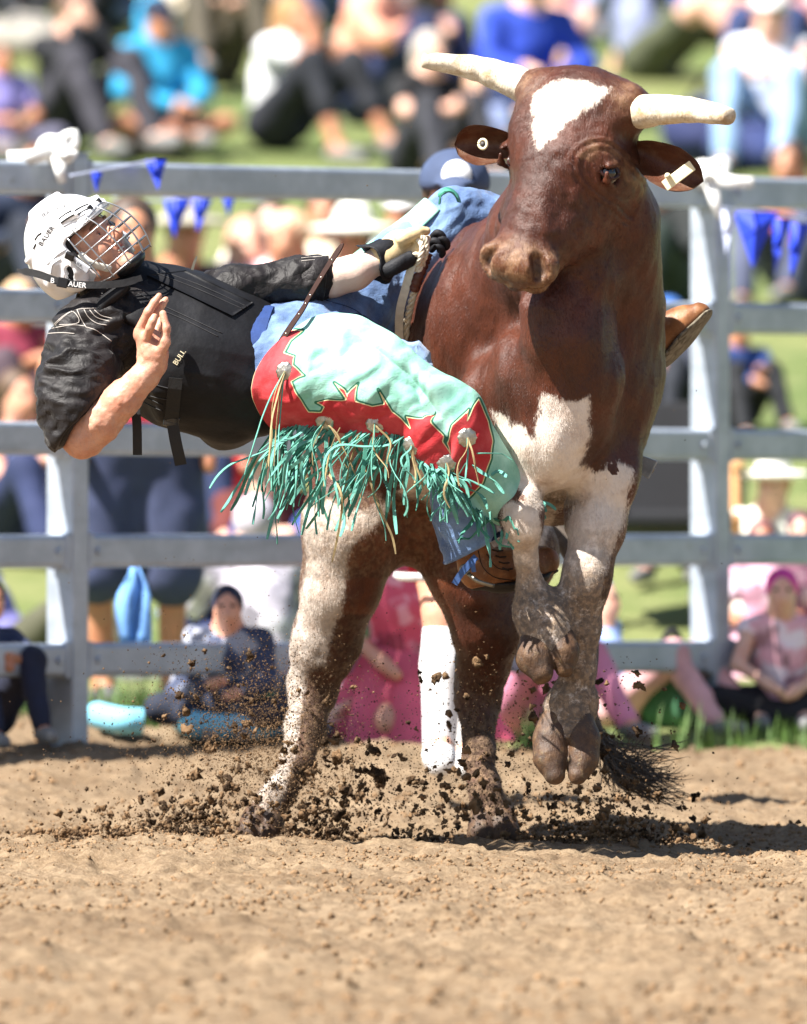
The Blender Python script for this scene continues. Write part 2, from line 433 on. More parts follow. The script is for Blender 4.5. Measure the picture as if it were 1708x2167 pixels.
for k in (-2, -1, 0, 1, 2, 3):
    s = k*flen
    zt = lz[0]+(rz[0]-lz[0])*k+0.075; b = fpt(s, float(gz(*fpt(s, 0)[:2]))-0.1)
    h = (zt-b[2])/2
    V, F = box(b+[0, 0, h], [fdir, fnor, [0, 0, 1]], (0.036, 0.058, h))
    o = obj('post', V, F, M_STEEL, fence, smooth_=False); bevel(o, 0.008)
    V, F = box([b[0], b[1], zt+0.003], [fdir, fnor, [0, 0, 1]], (0.039, 0.061, 0.003))
    obj('post_cap', V, F, M_STEEL, o, smooth_=False)
    if k < 3:
        for a_, c_ in zip(lz, rz):
            z0 = a_+(c_-a_)*k; z1 = a_+(c_-a_)*(k+1)
            p0, p1 = fpt(s+0.036, z0, -.016), fpt(s+flen-0.036, z1, -.016)
            up = np.array([0, 0, 1.0]); d = nrm(p1-p0); up = nrm(up-d*(up@d))
            V, F = box((p0+p1)/2, [d, fnor, up], (np.linalg.norm(p1-p0)/2, 0.034, 0.051))
            o = obj('rail', V, F, M_STEEL, fence, smooth_=False); bevel(o, 0.016, 3)
            if k in (-1, 0, 1):
                for pp, dd in ((p0, d), (p1, -d)):
                    V, F = box(pp+dd*.012, [d, fnor, up], (.010, .040, .057)); w_ = obj('weld_collar', V, F, M_STEEL, o, smooth_=False); bevel(w_, .006)
                    V, F = tube([pp+dd*.05-fnor*.034, pp+dd*.05-fnor*.046], [.014, .011], 6); obj('bolt', V, F, M_STEEL, o, smooth_=False)
# ---------------------------------------------------------------- the bull
bull = thing('bull', 'brown and white bull bucking with its front hooves off the dirt', 'bull', (0.1, -0.3, 0.0))
hx = nrm([.90, -.40, -.16]); hd = nrm([-.28, -.26, -.92]); hx = nrm(hx-hd*(hx@hd)); hn = np.cross(hd, hx); hn = hn if hn[1] < 0 else -hn
HO = P(1229, 222, -1.05)
def H(l, m_, n): return HO+hx*l+hd*m_+hn*n
HA = [hx, hd, hn]
def pc(*a): return [(P(x, y, d), r) for x, y, d, r in a]
lo = np.array([-0.52, -1.45, -0.05]); hi = np.array([0.82, 0.62, 2.10])
B = Field(lo, hi, 0.009, [(2, 1.42, 2.1, 0.0055), (1, -1.45, -0.95, 0.0055), (0, 0.18, 0.72, 0.0062)])
X3 = np.eye(3)
# trunk
B.chain(pc((1215, 800, -.70, .215), (1120, 770, -.48, .26), (1020, 800, -.22, .265), (900, 880, .05, .235), (840, 920, .22, .20)), 0.08)
B.ell(P(1065, 690, -.48), X3, (.225, .30, .23), 0.10)          # shoulder mass on the left of the picture
B.ell(P(1095, 590, -.55), X3, (.175, .26, .17), 0.10)          # hump
B.ell(P(1245, 770, -.72), X3, (.185, .22, .26), 0.09)          # shoulder on the right
B.chain(pc((1150, 620, -.62, .20), (1205, 500, -.85, .185), (1245, 370, -1.0, .15)), 0.09)   # neck
B.chain(pc((1300, 640, -.78, .13), (1310, 480, -.92, .10)), 0.08)
# dewlap, brisket
B.chain(pc((1225, 560, -.98, .07), (1150, 655, -1.03, .040), (1152, 740, -1.03, .036), (1168, 820, -1.0, .040), (1195, 900, -.93, .07)), 0.085)
B.chain(pc((1230, 600, -.98, .075), (1220, 720, -1.01, .06), (1225, 820, -.99, .06)), 0.085)
B.ell(P(1172, 915, -.85), X3, (.135, .20, .155), 0.08)
B.ell(P(1105, 800, -.90), X3, (.085, .11, .12), 0.06)
B.chain(pc((1245, 700, -.98, .05), (1255, 800, -.97, .06), (1245, 900, -.93, .06)), 0.06)
# fore leg, lifted
B.chain(pc((1062, 850, -.80, .12), (1080, 980, -.84, .075), (1103, 1085, -.97, .047), (1108, 1120, -.97, .043)), 0.05)
B.chain(pc((1108, 1115, -.97, .042), (1113, 1180, -.93, .027), (1122, 1235, -.90, .030), (1142, 1288, -.88, .055), (1156, 1335, -.90, .064), (1160, 1368, -.915, .056)), 0.03)
# fore leg, straight
B.chain(pc((1290, 890, -.75, .105), (1283, 1000, -.82, .080), (1264, 1120, -.84, .060), (1243, 1215, -.87, .055), (1238, 1250, -.87, .052)), 0.05)
B.chain(pc((1238, 1250, -.87, .050), (1237, 1330, -.85, .040), (1226, 1410, -.83, .040), (1210, 1490, -.82, .051), (1202, 1545, -.84, .055)), 0.03)
B.cap(P(1218, 1075, -.80), P(1212, 1120, -.78), .03, .02, 0.04)   # skin fold behind the elbow
# hind quarters
B.ell(P(785, 925, .22), X3, (.165, .25, .21), 0.10)
B.ell(P(945, 960, .26), X3, (.16, .25, .21), 0.10)
B.chain(pc((760, 1000, .10, .135), (742, 1120, .02, .118), (722, 1240, .06, .098), (692, 1350, .14, .082), (664, 1450, .20, .066)), 0.06)
B.chain(pc((800, 1120, .12, .10), (752, 1230, .14, .055)), 0.06)
B.chain(pc((664, 1450, .20, .062), (648, 1540, .14, .050), (628, 1615, .07, .040), (588, 1685, .03, .041), (556, 1732, .0, .044)), 0.03)
B.chain(pc((965, 1050, .20, .15), (1000, 1200, .10, .118), (1032, 1320, .10, .088), (1024, 1410, .17, .068)), 0.06)
B.chain(pc((1024, 1410, .17, .066), (1012, 1480, .20, .055), (1013, 1590, .12, .040), (1026, 1670, .05, .040), (1042, 1735, .02, .048)), 0.03)
B.chain(pc((985, 1440, .22, .03), (975, 1390, .24, .02)), 0.03)
B.sph(P(1118, 1292, -.91), .034, .05); B.sph(P(1168, 1290, -.90), .030, .05)
B.sph(P(1184, 1492, -.83), .030, .05); B.sph(P(1236, 1492, -.82), .030, .05)
B.ell(P(1175, 1030, -.45), X3, (.12, .24, .105), .08)
B.chain(pc((1030, 1050, .25, .14), (1085, 1170, .2, .11), (1060, 1290, .14, .075)), 0.07)
# groin and scrotum
B.ell(P(890, 1110, .20), X3, (.16, .16, .10), 0.08)
B.chain(pc((985, 1225, .02, .045), (1005, 1262, .0, .04)), 0.04)
# head
B.chain([(H(0, .02, -.03), .125), (H(0, .15, -.035), .128), (H(0, .25, -.03), .105)], 0.06)
B.ell(H(-.012, .05, .03), HA, (.150, .13, .065), 0.05)         # forehead
B.chain([(H(-.13, -.02, -.02), .065), (H(.12, -.02, -.02), .065)], 0.05)   # poll between the horns
B.chain([(H(-.005, .2, .02), .088), (H(-.01, .36, .035), .066), (H(-.012, .43, .045), .064)], 0.06)  # bridge of the nose
B.chain([(H(.075, .17, -.10), .075), (H(.06, .30, -.055), .060), (H(.02, .42, -.01), .055)], 0.06)   # jaws
B.chain([(H(-.075, .17, -.10), .075), (H(-.06, .30, -.055), .060), (H(-.03, .42, -.01), .055)], 0.06)
B.chain([(H(.10, .115, .015), .042), (H(.118, .16, .0), .040)], 0.04)     # brows
B.chain([(H(-.115, .115, .015), .042), (H(-.125, .16, .0), .040)], 0.04)
B.ell(H(-.012, .475, .055), HA, (.093, .050, .058), 0.04)      # muzzle
B.ell(H(.045, .468, .062), HA, (.042, .034, .038), 0.03)
B.ell(H(-.070, .468, .062), HA, (.042, .034, .038), 0.03)
B.ell(H(-.012, .485, .005), HA, (.065, .04, .045), 0.03)       # lower lip
B.chain([(H(-.085, .488, .020), .008), (H(-.05, .512, .030), .008), (H(.03, .512, .030), .008), (H(.075, .478, .012), .008), (H(.085, .43, -.008), .006)], 0.012, op='sub')  # mouth line
B.chain([(H(.052, .462, .098), .017), (H(.062, .490, .085), .020), (H(.052, .498, .07), .012)], 0.014, op='sub')   # nostrils
B.chain([(H(-.072, .462, .098), .016), (H(-.088, .488, .085), .018), (H(-.078, .498, .07), .012)], 0.014, op='sub')
for sx in (1, -1):
    e = H(.146 if sx > 0 else -.158, .175, .012)
    B.sph(e, .030, 0.02, op='sub')
    B.chain([(e+hd*-.020+hx*.001*sx+hn*-.02, .008), (e+hd*-.024+hx*.004*sx+hn*.012, .009), (e+hd*-.010+hx*.000*sx+hn*.034, .007)], 0.012)
    B.chain([(e+hd*.022-hn*.018, .007), (e+hd*.024+hn*.012, .008), (e+hd*.010+hn*.032, .006)], 0.012)
V, F = B.mesh(); del B
V = smooth(V, F, 2, 0.5)
N = vnormals(V, F)
pv = proj(V)
# loose skin and muscle relief: long soft folds over neck and shoulder, veins of rib
fold = fbm(V*np.array([2.2, 2.2, 0.9]), 5.5, 3, 0.5, 4)
onbody = np.clip((V[:, 2]-0.75)/0.2, 0, 1)*np.clip((1.78-V[:, 2])/0.1, 0, 1)
V = V+N*(0.010*fold*onbody)[:, None]
hl = (V-HO)@hx; hm = (V-HO)@hd; hh = (V-HO)@hn
onhead = (np.abs(hl) < .2) & (hm > -.12) & (hm < .53) & (hh > -.16) & (V[:, 1] < -.85)
wr = np.sin((np.hypot(hl-.14, hm-.18))*330)*np.exp(-((np.hypot(hl-.14, hm-.175)-.065)/.02)**2)
V = V+N*(np.where(onhead, 0.0022*wr+0.0022*fbm(V, 38, 2)+.004*fbm(V, 12, 2), 0))[:, None]
legs = np.clip((0.62-V[:, 2])/0.15, 0, 1)
V = V+N*(legs*(0.0045*fbm(V, 26, 3)+0.003*fbm(V*np.array([1, 1, .3]), 9, 2)))[:, None]
# coat map: signed distance (photo pixels) to the white patches, each on its own part of the body
def sd(poly, cond):
    d = poly_sd(pv, poly); return np.where(cond, d, 400)
yy = V[:, 1]
white = np.full(len(V), 400.0)
chest = sd([(1043, 868), (1062, 875), (1083, 898), (1105, 900), (1118, 925), (1136, 930), (1130, 905), (1142, 868), (1150, 830), (1162, 838), (1188, 850), (1215, 852), (1243, 840), (1248, 880), (1246, 930), (1240, 965), (1230, 985), (1262, 1000), (1260, 1060), (1120, 1080), (1060, 960)], yy < -.5)
foreL = sd([(1265, 1000), (1290, 985), (1310, 975), (1325, 985), (1343, 993), (1330, 1060), (1320, 1100), (1300, 1160), (1280, 1210), (1272, 1260), (1290, 1300), (1290, 1560), (1120, 1560), (1150, 1300), (1210, 1080)], yy < -.5)
foreL = np.where(poly_sd(pv, [(1292, 982), (1308, 978), (1312, 1000), (1298, 1010), (1288, 998)]) < 0, 30, foreL)
foreR = sd([(1060, 1060), (1140, 1060), (1150, 1200), (1230, 1300), (1230, 1420), (1080, 1420), (1080, 1200)], yy < -.5)
belly = sd([(840, 1040), (900, 1060), (960, 1130), (1030, 1180), (1150, 1170), (1175, 1085), (1235, 1040), (1150, 960), (1000, 960), (880, 980)], (yy > -.75) & (yy < .25) & (V[:, 2] > .78))
hind = sd([(640, 1075), (700, 1060), (760, 1080), (830, 1060), (800, 1110), (755, 1150), (742, 1170), (722, 1300), (705, 1330), (690, 1410), (650, 1420), (640, 1480), (632, 1560), (622, 1600), (600, 1690), (560, 1780), (480, 1780), (570, 1600), (600, 1400), (625, 1330), (650, 1180)], (yy > -.3) & (pv[:, 0] < 850))
flank = sd([(848, 620), (880, 560), (890, 560), (862, 640), (852, 700), (838, 700)], (yy > -.7))
face = sd([(1125, 207), (1142, 185), (1170, 172), (1205, 168), (1240, 172), (1290, 188), (1276, 210), (1240, 232), (1205, 258), (1175, 285), (1145, 313), (1137, 312), (1126, 265)], (yy < -.85))
for w in (chest, foreL, foreR, belly, hind, face): white = np.minimum(white, w)
mud = np.zeros(len(V))
mud = np.maximum(mud, np.clip((0.52-V[:, 2])/0.25, 0, 1)*np.where((pv[:, 0] < 640) & (yy > -.4), 0.40, 0.75))
mud = np.maximum(mud, np.where(yy < -.5, np.clip((pv[:, 1]-1060)/200, 0, 1)*.85, 0))
mud = np.maximum(mud, np.exp(-(((pv[:, 0]-1175)/70)**2+((pv[:, 1]-1060)/22)**2))*.9*(yy < -.4))
mud = np.maximum(mud, belly*0+np.where((yy > -.75) & (yy < .25) & (V[:, 2] > .7) & (V[:, 2] < 1.05) & (pv[:, 1] > 1040), .55, 0))
mud = np.maximum(mud, np.where((yy > -.3) & (pv[:, 0] < 760) & (pv[:, 1] > 1150), np.clip((pv[:, 1]-1150)/250, 0, 1)*.6, 0))
tan = np.where(onhead & (hh > -.045) & (yy < -1.10), np.clip((hm-.40)/.06, 0, 1), 0)
tan = np.maximum(tan, np.where(onhead, .8*np.exp(-((np.hypot(hl-.135, hm-.165)-.045)/.018)**2)*(hm < .17), 0))
tan = np.maximum(tan, np.where(onhead, .9*np.exp(-((np.abs(hl)-.135)/.035)**2-((hm+.03)/.05)**2), 0))
under = np.where((yy > -.2) & (pv[:, 0] > 700) & (pv[:, 0] < 1000) & (pv[:, 1] > 1060) & (pv[:, 1] < 1300), 1.0, 0)
# lower the mouth and nostril inside colour
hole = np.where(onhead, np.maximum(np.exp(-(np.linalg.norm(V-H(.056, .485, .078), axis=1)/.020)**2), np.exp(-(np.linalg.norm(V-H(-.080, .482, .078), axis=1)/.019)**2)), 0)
m = NT('bull_coat')
j = m.noise(150, 5, 0.75, m.scaled((1, 1, .28))); j2 = m.noise(26, 4, 0.7)
w = m.math('ADD', m.attr('white'), m.math('ADD', m.math('MULTIPLY', m.math('SUBTRACT', j, 0.5), 30), m.math('MULTIPLY', m.math('SUBTRACT', j2, 0.5), 26)))
wf = m.ramp(w, 6, -6)
hair = m.noise(60, 5, 0.7, m.scaled((6, 6, 1.2)))
br = m.mix(m.ramp(m.noise(5, 4), 0.35, 0.68), lin('#3a1909'), lin('#562711'))
br = m.mix(m.math('MULTIPLY', m.ramp(hair, 0.4, 0.75), 0.30), br, lin('#5e321f'))
br = m.mix(m.math('MULTIPLY', m.attr('under'), m.ramp(m.noise(4, 3), 0.35, 0.6)), br, lin('#7d4527'))
br = m.mix(m.math('MULTIPLY', m.attr('tan'), 0.8), br, m.mix(m.ramp(m.noise(30, 4), 0.4, 0.65), lin('#633c23'), lin('#937052')))
wh = m.mix(m.ramp(m.noise(14, 5, 0.7), 0.42, 0.75), lin('#e2d6ca'), lin('#c3ad9c'))
c = m.mix(wf, br, wh)
mn = m.noise(34, 6, 0.75)
mf = m.math('MULTIPLY', m.attr('mud'), m.ramp(m.math('ADD', mn, m.math('MULTIPLY', m.attr('mud'), 0.18)), 0.42, 0.64))
c = m.mix(mf, c, m.mix(m.ramp(m.noise(70, 4), 0.4, 0.65), lin('#4a3a2b'), lin('#8b7358')))
c = m.mix(m.math('MULTIPLY', m.ramp(m.noise(55, 3, 0.8), 0.70, 0.74), m.math('MULTIPLY', wf, 0.45)), c, lin('#6b5a48'))
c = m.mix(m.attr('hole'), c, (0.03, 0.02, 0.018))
hair2 = m.noise(170, 4, 0.75, m.scaled((1.6, 1.6, .35)))
n_ = m.bump(hair, 0.45, 0.004); n_ = m.bump(hair2, 0.5, 0.003, n_); n_ = m.bump(m.noise(11, 4, .6, m.scaled((1.5, 1.5, .7)), .8), 0.30, 0.02, n_); n_ = m.bump(mn, m.math('MULTIPLY', mf, .9), 0.012, n_)
M_COAT = m.done(c, m.math('ADD', 0.38, m.math('MULTIPLY', mf, 0.5)), n_, spec=0.42)
m.b.inputs['Sheen Weight'].default_value = 0.04
body = obj('body', V, F, M_COAT, bull, dict(white=white, mud=mud, tan=tan, under=under, hole=hole))
hg = np.random.RandomState(41); nh = 170000   # short lying coat hair
a_ = V[F[:, 0]]; ar = np.linalg.norm(np.cross(V[F[:, 2]]-a_, V[F[:, 3]]-V[F[:, 1]]), axis=1); N2 = vnormals(V, F)
vis = ((N2[F[:, 0]][:, 1] < .35)); ar = ar*np.where(vis, 1, .12); fi = hg.choice(len(F), nh, p=ar/ar.sum())
wq = hg.dirichlet([1, 1, 1, 1], nh); ra = np.einsum('nk,nkj->nj', wq, V[F[fi]]); rn = N2[F[fi, 0]]
fl = np.stack([.25*fbm(ra, 4, 2)+.3*np.sign(ra[:, 0]-.3), np.full(nh, .45), np.full(nh, -.8)], 1)+.35*hg.randn(nh, 3)
fl = np.where(onhead[F[fi, 0]][:, None], hd[None]*.9+hx[None]*(.5*np.sign(hl[F[fi, 0]]))[:, None]+.35*hg.randn(nh, 3), fl)
fl = fl-rn*(fl*rn).sum(1, keepdims=True); fl /= np.maximum(np.linalg.norm(fl, axis=1, keepdims=True), 1e-6)
L_ = (.006+.007*hg.rand(nh))*np.where(ra[:, 2] < .75, 1.25, 1.0); sdv = np.cross(fl, rn)*(.00045+.0004*hg.rand(nh))[:, None]
tip = ra+fl*L_[:, None]+rn*(L_*(.10+.22*hg.rand(nh)))[:, None]; ra = ra-rn*.0006
HV = np.stack([ra-sdv, ra+sdv, tip], 1).reshape(-1, 3); HF = np.arange(nh*3).reshape(-1, 3)
rep = lambda q: np.repeat(q[F[fi, 0]], 3)
ho = obj('coat_hair', HV, HF, M_COAT, bull, dict(white=rep(white)+np.repeat(hg.randn(nh)*3, 3), mud=rep(mud), tan=rep(tan), under=rep(under), hole=rep(hole))); ho['kind'] = 'stuff'
# horns
m = NT('horn'); g = m.noise(18, 5, 0.7); g2 = m.noise(70, 4, 0.7, m.scaled((1.5, 1, 1)))
c = m.mix(m.ramp(g, 0.4, 0.72), lin('#e6dcc6'), lin('#b79d76')); c = m.mix(m.math('MULTIPLY', m.ramp(g2, 0.58, 0.72), 0.6), c, lin('#6c5336'))
tt = m.attr('along'); rg = m.n('ShaderNodeMath'); rg.operation = 'SINE'; m.l(m.math('ADD', m.math('MULTIPLY', tt, 150), m.math('MULTIPLY', g, 6)), rg.inputs[0])
c = m.mix(m.math('MULTIPLY', m.ramp(tt, .40, .12), m.math('MULTIPLY', m.ramp(rg.outputs[0], .1, .9), .55)), c, lin('#8a6c48'))
c = m.mix(m.math('MULTIPLY', m.ramp(tt, .22, .08), .5), c, lin('#a88a62')); c = m.mix(m.math('MULTIPLY', m.ramp(tt, .86, 1.0), m.math('MULTIPLY', g, .8)), c, lin('#7a5c3c'))
c = m.mix(m.math('MULTIPLY', m.ramp(m.noise(30, 5, .8), .56, .66), .5), c, lin('#7b6240'))
M_HORN = m.done(c, 0.5, m.bump(m.noise(90, 4, 0.6, m.scaled((3, 1, 1))), 0.5, 0.004))
def horn(pts, rs_):
    p = spline(pts, 40); r = np.interp(np.linspace(0, 1, 40), np.linspace(0, 1, len(rs_)), rs_)
    t = np.linspace(0, 1, 40); r = r*(1+0.022*np.sin(t*95)*np.clip(1-t/.5, 0, 1))+0.0008*np.sin(t*37)
    p = np.concatenate([p, [p[-1]+(p[-1]-p[-2])*.25, p[-1]+(p[-1]-p[-2])*.4]]); r = np.concatenate([r, [r[-1]*.75, r[-1]*.3]])
    V, F = tube(p, r, 22)
    V = V+0.0018*np.stack([vnoise(V, 45), vnoise(V, 45, 9), vnoise(V, 45, 21)], 1)
    return obj('horn', V, F, M_HORN, bull, dict(along=np.minimum((np.arange(len(V))//22)/39, 1)))
horn([H(-.05, .03, -.06), P(1118, 188, -.955), P(1050, 158, -.93), P(985, 140, -.92), P(895, 128, -.93)], [.052, .047, .039, .031, .0205])
horn([H(.06, .0, -.06), P(1342, 240, -1.08), P(1400, 232, -1.19), P(1470, 234, -1.27), P(1543, 246, -1.38)], [.052, .046, .040, .033, .0235])
for s_, c0 in ((-1, P(1120, 188, -1.02)), (1, P(1340, 238, -1.12))):   # hairy skin ring at the horn base
    V = []; F = []
# ears: cupped leaves
M_EAR = M_COAT
def ear(base, tip, up, fwd, w, name='ear'):
    base, tip = np.asarray(base), np.asarray(tip); ax = tip-base; L = np.linalg.norm(ax); ax = ax/L
    up = nrm(up-ax*(np.asarray(up)@ax)); fwd = nrm(np.cross(ax, up)); fwd = fwd if fwd[1] < 0 else -fwd
    nu, nv = 26, 17; V = []
    for layer in (0, 1):
        for i in range(nu):
            t = i/(nu-1); half = w*(0.34+0.66*math.sin(min(1, t*1.25+.06)*math.pi*.56))*math.sqrt(max(0, 1-max(0, (t-.62)/.38)**2.2))+.002
            for k in range(nv):
                s = -1+2*k/(nv-1)
                cup = (s*s)*half*0.75-(1-s*s)*.020*math.sin(t*3)
                p = base+ax*L*t+up*half*s*(1-.12*s*s)+fwd*(cup+.020*math.sin(t*2.4))
                if layer: p = p-fwd*(.007*(1-.4*abs(s)))
                V.append(p)
    F = []
    for l in (0, 1):
        for i in range(nu-1):
            for k in range(nv-1):
                q = [l*nu*nv+i*nv+k, l*nu*nv+i*nv+k+1, l*nu*nv+(i+1)*nv+k+1, l*nu*nv+(i+1)*nv+k]
                F.append(q if l else q[::-1])
    n0 = nu*nv
    def edge(a, b): F.append([a, b, b+n0, a+n0])
    for i in range(nu-1):
        edge(i*nv, (i+1)*nv); edge((i+1)*nv+nv-1, i*nv+nv-1)
    for k in range(nv-1): edge((nu-1)*nv+k, (nu-1)*nv+k+1)
    V = np.array(V); V = V+.002*np.stack([vnoise(V, 30), vnoise(V, 30, 7), vnoise(V, 30, 3)], 1)
    z = np.zeros(len(V)); tn = np.zeros(len(V)); tn[:n0] = .35
    return obj(name, V, F, M_EAR, bull, dict(white=z+400, mud=z, tan=tn, under=z, hole=z))
er = ear(P(1095, 308, -.98), P(963, 306, -.98), np.array([0.1, 0, 1.0]), None, .058)
el = ear(P(1345, 318, -1.05), P(1490, 385, -1.12), np.array([0.25, 0, 1.0]), None, .064)
# ear tags
M_TAG = plain('pale_plastic_tag', '#e9dfb9', 0.45, var=0.06)
V, F = box(P(1436, 372, -1.175), [nrm([.72, -.15, .55]), nrm([-.55, 0.1, .80]), [.1, -1, 0]], (.046, .0145, .002))
tg = obj('ear_tag', V, F, M_TAG, el, smooth_=False); bevel(tg, .003)
V, F = tube([P(1413, 372, -1.19), P(1413, 372, -1.17)], [.008, .007], 12); obj('tag_stud', V, F, M_TAG, el)
V = []; F = []
c0 = P(1022, 305, -1.06); nn = nrm([-.1, -1, .1]); ua = nrm(np.cross(nn, [0, 0, 1])); ub = np.cross(nn, ua)
V, F = tube([c0+.0105*(math.cos(t)*ua+math.sin(t)*ub*1.15) for t in np.linspace(0, 2*math.pi, 22)], .0040, 8); obj('ear_ring', V, F, M_TAG, er)
V, F = tube([c0-nn*.004, c0+nn*.002], [.008, .007], 10); obj('ring_stud', V, F, plain('dark_rubber', '#3a3636', .6), er)
# eyes
M_EYE = plain('bull_eye', '#120a08', 0.06, var=0.02, coat=1.0)
m = NT('eye_rim'); M_LID = m.done(lin('#2c120d'), 0.35)
for sx in (1, -1):
    e = H(.134 if sx > 0 else -.128, .175, .012 if sx > 0 else -.02)
    u = np.linspace(0, math.pi, 14); v = np.linspace(0, 2*math.pi, 21)[:-1]
    V = [e+.0285*np.array([math.sin(a)*math.cos(b), math.sin(a)*math.sin(b), math.cos(a)]) for a in u for b in v]
    F = [[i*20+k, i*20+(k+1) % 20, (i+1)*20+(k+1) % 20, (i+1)*20+k] for i in range(13) for k in range(20)]
    ey = obj('eye', V, F, M_EYE, bull)
    nn = nrm(hx*sx*.55+hn*.8-hd*.1); ua = nrm(np.cross(nn, hd)); ub = np.cross(nn, ua)
    V, F = tube([e+nn*.0190+.0185*(math.cos(t)*ua*1.35+math.sin(t)*ub*.95) for t in np.linspace(0, 2*math.pi, 24)], .0050, 8); obj('eyelid', V, F, M_LID, ey)
# hooves: two claws each
m = NT('hoof_horn'); g = m.noise(26, 5, 0.7)
c = m.mix(m.ramp(g, 0.35, 0.7), lin('#3f2a1b'), lin('#64482e')); c = m.mix(m.math('MULTIPLY', m.ramp(m.noise(16, 5, .75), .45, .62), .8), c, lin('#40332a')); c = m.mix(m.math('MULTIPLY', m.ramp(m.noise(45, 5, .8), .55, .68), .6), c, lin('#84704f'))
M_HOOF = m.done(c, 0.6, m.bump(m.noise(60, 4, .7, m.scaled((1, 1, .25))), 0.6, 0.006, m.bump(m.noise(45, 5, .8), .5, .006)))
def hoof(claws, h=.005):
    pts = np.array([p for cl in claws for p, r in cl]); f = Field(pts.min(0)-.1, pts.max(0)+.1, h)
    for cl in claws: 
        g_ = Field(pts.min(0)-.1, pts.max(0)+.1, h); g_.chain(cl, .02); f.D = np.minimum(f.D, g_.D)
    return f
f = hoof([pc((1136, 1365, -.92, .048), (1132, 1392, -.945, .046), (1146, 1422, -.965, .032)), pc((1184, 1355, -.915, .044), (1191, 1384, -.935, .040), (1196, 1414, -.95, .024))])
V, F = f.mesh(); V = V+.0016*fbm(V, 40, 2)[:, None]; obj('hoof', V, F, M_HOOF, bull, base=P(1160, 1330, -.9))
f = hoof([pc((1176, 1528, -.84, .044), (1166, 1565, -.86, .044), (1165, 1605, -.885, .041), (1174, 1640, -.91, .027)), pc((1224, 1528, -.84, .044), (1233, 1565, -.86, .043), (1232, 1608, -.88, .039), (1222, 1640, -.905, .026))])
V, F = f.mesh(); V = V+.0016*fbm(V, 40, 2)[:, None]; obj('hoof', V, F, M_HOOF, bull, base=P(1200, 1540, -.85))
f = hoof([pc((546, 1730, .0, .042), (530, 1762, -.03, .041)), pc((572, 1736, .0, .040), (560, 1768, -.03, .040))])
V, F = f.mesh(); obj('hoof', V, F, M_HOOF, bull, base=P(570, 1735, 0))
f = hoof([pc((1028, 1735, .02, .046), (1024, 1768, -.02, .046)), pc((1058, 1735, .02, .046), (1066, 1768, -.02, .047))])
V, F = f.mesh(); obj('hoof', V, F, M_HOOF, bull, base=P(1042, 1735, 0))
# ---------------------------------------------------------------- the rider
rider = thing('person', 'rider in white caged helmet and black vest falling backwards off the bull', 'person', P(590, 775, -.75))
ta = nrm([-.82, .10, .56]); tL = nrm([-.45, -.62, -.64]); tL = nrm(tL-ta*(ta@tL)); tn = np.cross(ta, tL)
TA = [ta, tL, tn]
# head frame: f forward, u crown, r to the right ear
hf = nrm([.68, -.55, .58]); hu = nrm([-.56, -.06, .83]); hu = nrm(hu-hf*(hu@hf)); hr = np.cross(hf, hu); HC = P(178, 531, -.82)
def K(f, u, r=0.0): return HC+hf*f+hu*u+hr*r
HAX = [hf, hu, hr]
def wrinkle(V, N, amp, f, stretch=(1, 1, 1), octv=3, ridged=True, off=0):
    Q = V*np.array(stretch); w = fbm(Q, f, octv, 0.5, off)
    if ridged: w = 0.6-np.abs(w)*1.6
    return V+N*(amp*w)[:, None]
m = NT('rider_skin'); g1 = m.noise(13, 5, .7); g2 = m.noise(60, 5, .75); g3 = m.noise(9, 3, .6, m.scaled((2.5, 1, 1)), 1.5)
c = m.mix(m.ramp(g1, .35, .68), lin('#cf9d84'), lin('#bd8168')); c = m.mix(m.math('MULTIPLY', m.ramp(g2, .52, .70), .40), c, lin('#a8705a'))
c = m.mix(m.math('MULTIPLY', m.ramp(m.noise(160, 3, .8), .60, .70), .35), c, lin('#8a5a44')); c = m.mix(m.math('MULTIPLY', m.ramp(m.math('ABSOLUTE', m.math('SUBTRACT', g3, .5)), .02, .0), .25), c, lin('#9a8a86'))
c = m.mix(m.math('MULTIPLY', m.attr('pale'), .75), c, lin('#e3cdc0'))
m.b.inputs['Subsurface Weight'].default_value = 0.05; m.b.inputs['Subsurface Radius'].default_value = (0.01, 0.004, 0.002)
M_SKIN = m.done(c, m.math('ADD', .40, m.math('MULTIPLY', g2, .2)), m.bump(m.noise(260, 4, .7), .35, .0012, m.bump(g2, .35, .004)))
S = Field(P(35, 1290, -1.2), P(1420, 385, -.2), .011, [(0, P(35, 0, -.9)[0], P(370, 0, -.9)[0], .0034), (2, P(0, 985, -.9)[2], P(0, 385, -.9)[2], .0034), (1, -1.17, -.70, .0034)])
S.ell(K(-.008, .035), HAX, (.095, .105, .075), .03)
S.ell(K(.040, -.02), HAX, (.055, .085, .060), .03)
for q in (1, -1):
    S.cap(K(.080, -.100, .010*q), K(.012, -.072, .052*q), .019, .020, .03)
    S.sph(K(.062, -.025, .040*q), .028, .025)
    S.cap(K(.086, .028, .012*q), K(.076, .026, .048*q), .012, .010, .015)
    S.sph(K(.104, -.030, .0125*q), .0085, .010)
    S.sph(K(.100, .008, .033*q), .014, .014, op='sub')
    S.sph(K(.077, .006, .032*q), .0150, .006)
    S.ell(K(-.012, -.005, .076*q), HAX, (.018, .030, .010), .01)
S.chain([(K(.088, .014), .009), (K(.108, -.010), .0105), (K(.118, -.024), .0125)], .012)
S.chain([(K(.084, -.052, -.022), .005), (K(.096, -.049, 0), .0075), (K(.084, -.052, .022), .005)], .008)
S.chain([(K(.082, -.068, -.018), .006), (K(.093, -.070, 0), .0085), (K(.082, -.068, .018), .006)], .008)
S.chain([(K(.088, -.060, -.019), .003), (K(.103, -.059, 0), .0055), (K(.088, -.060, .019), .003)], .004, op='sub')
S.sph(K(.084, -.098), .019, .018)
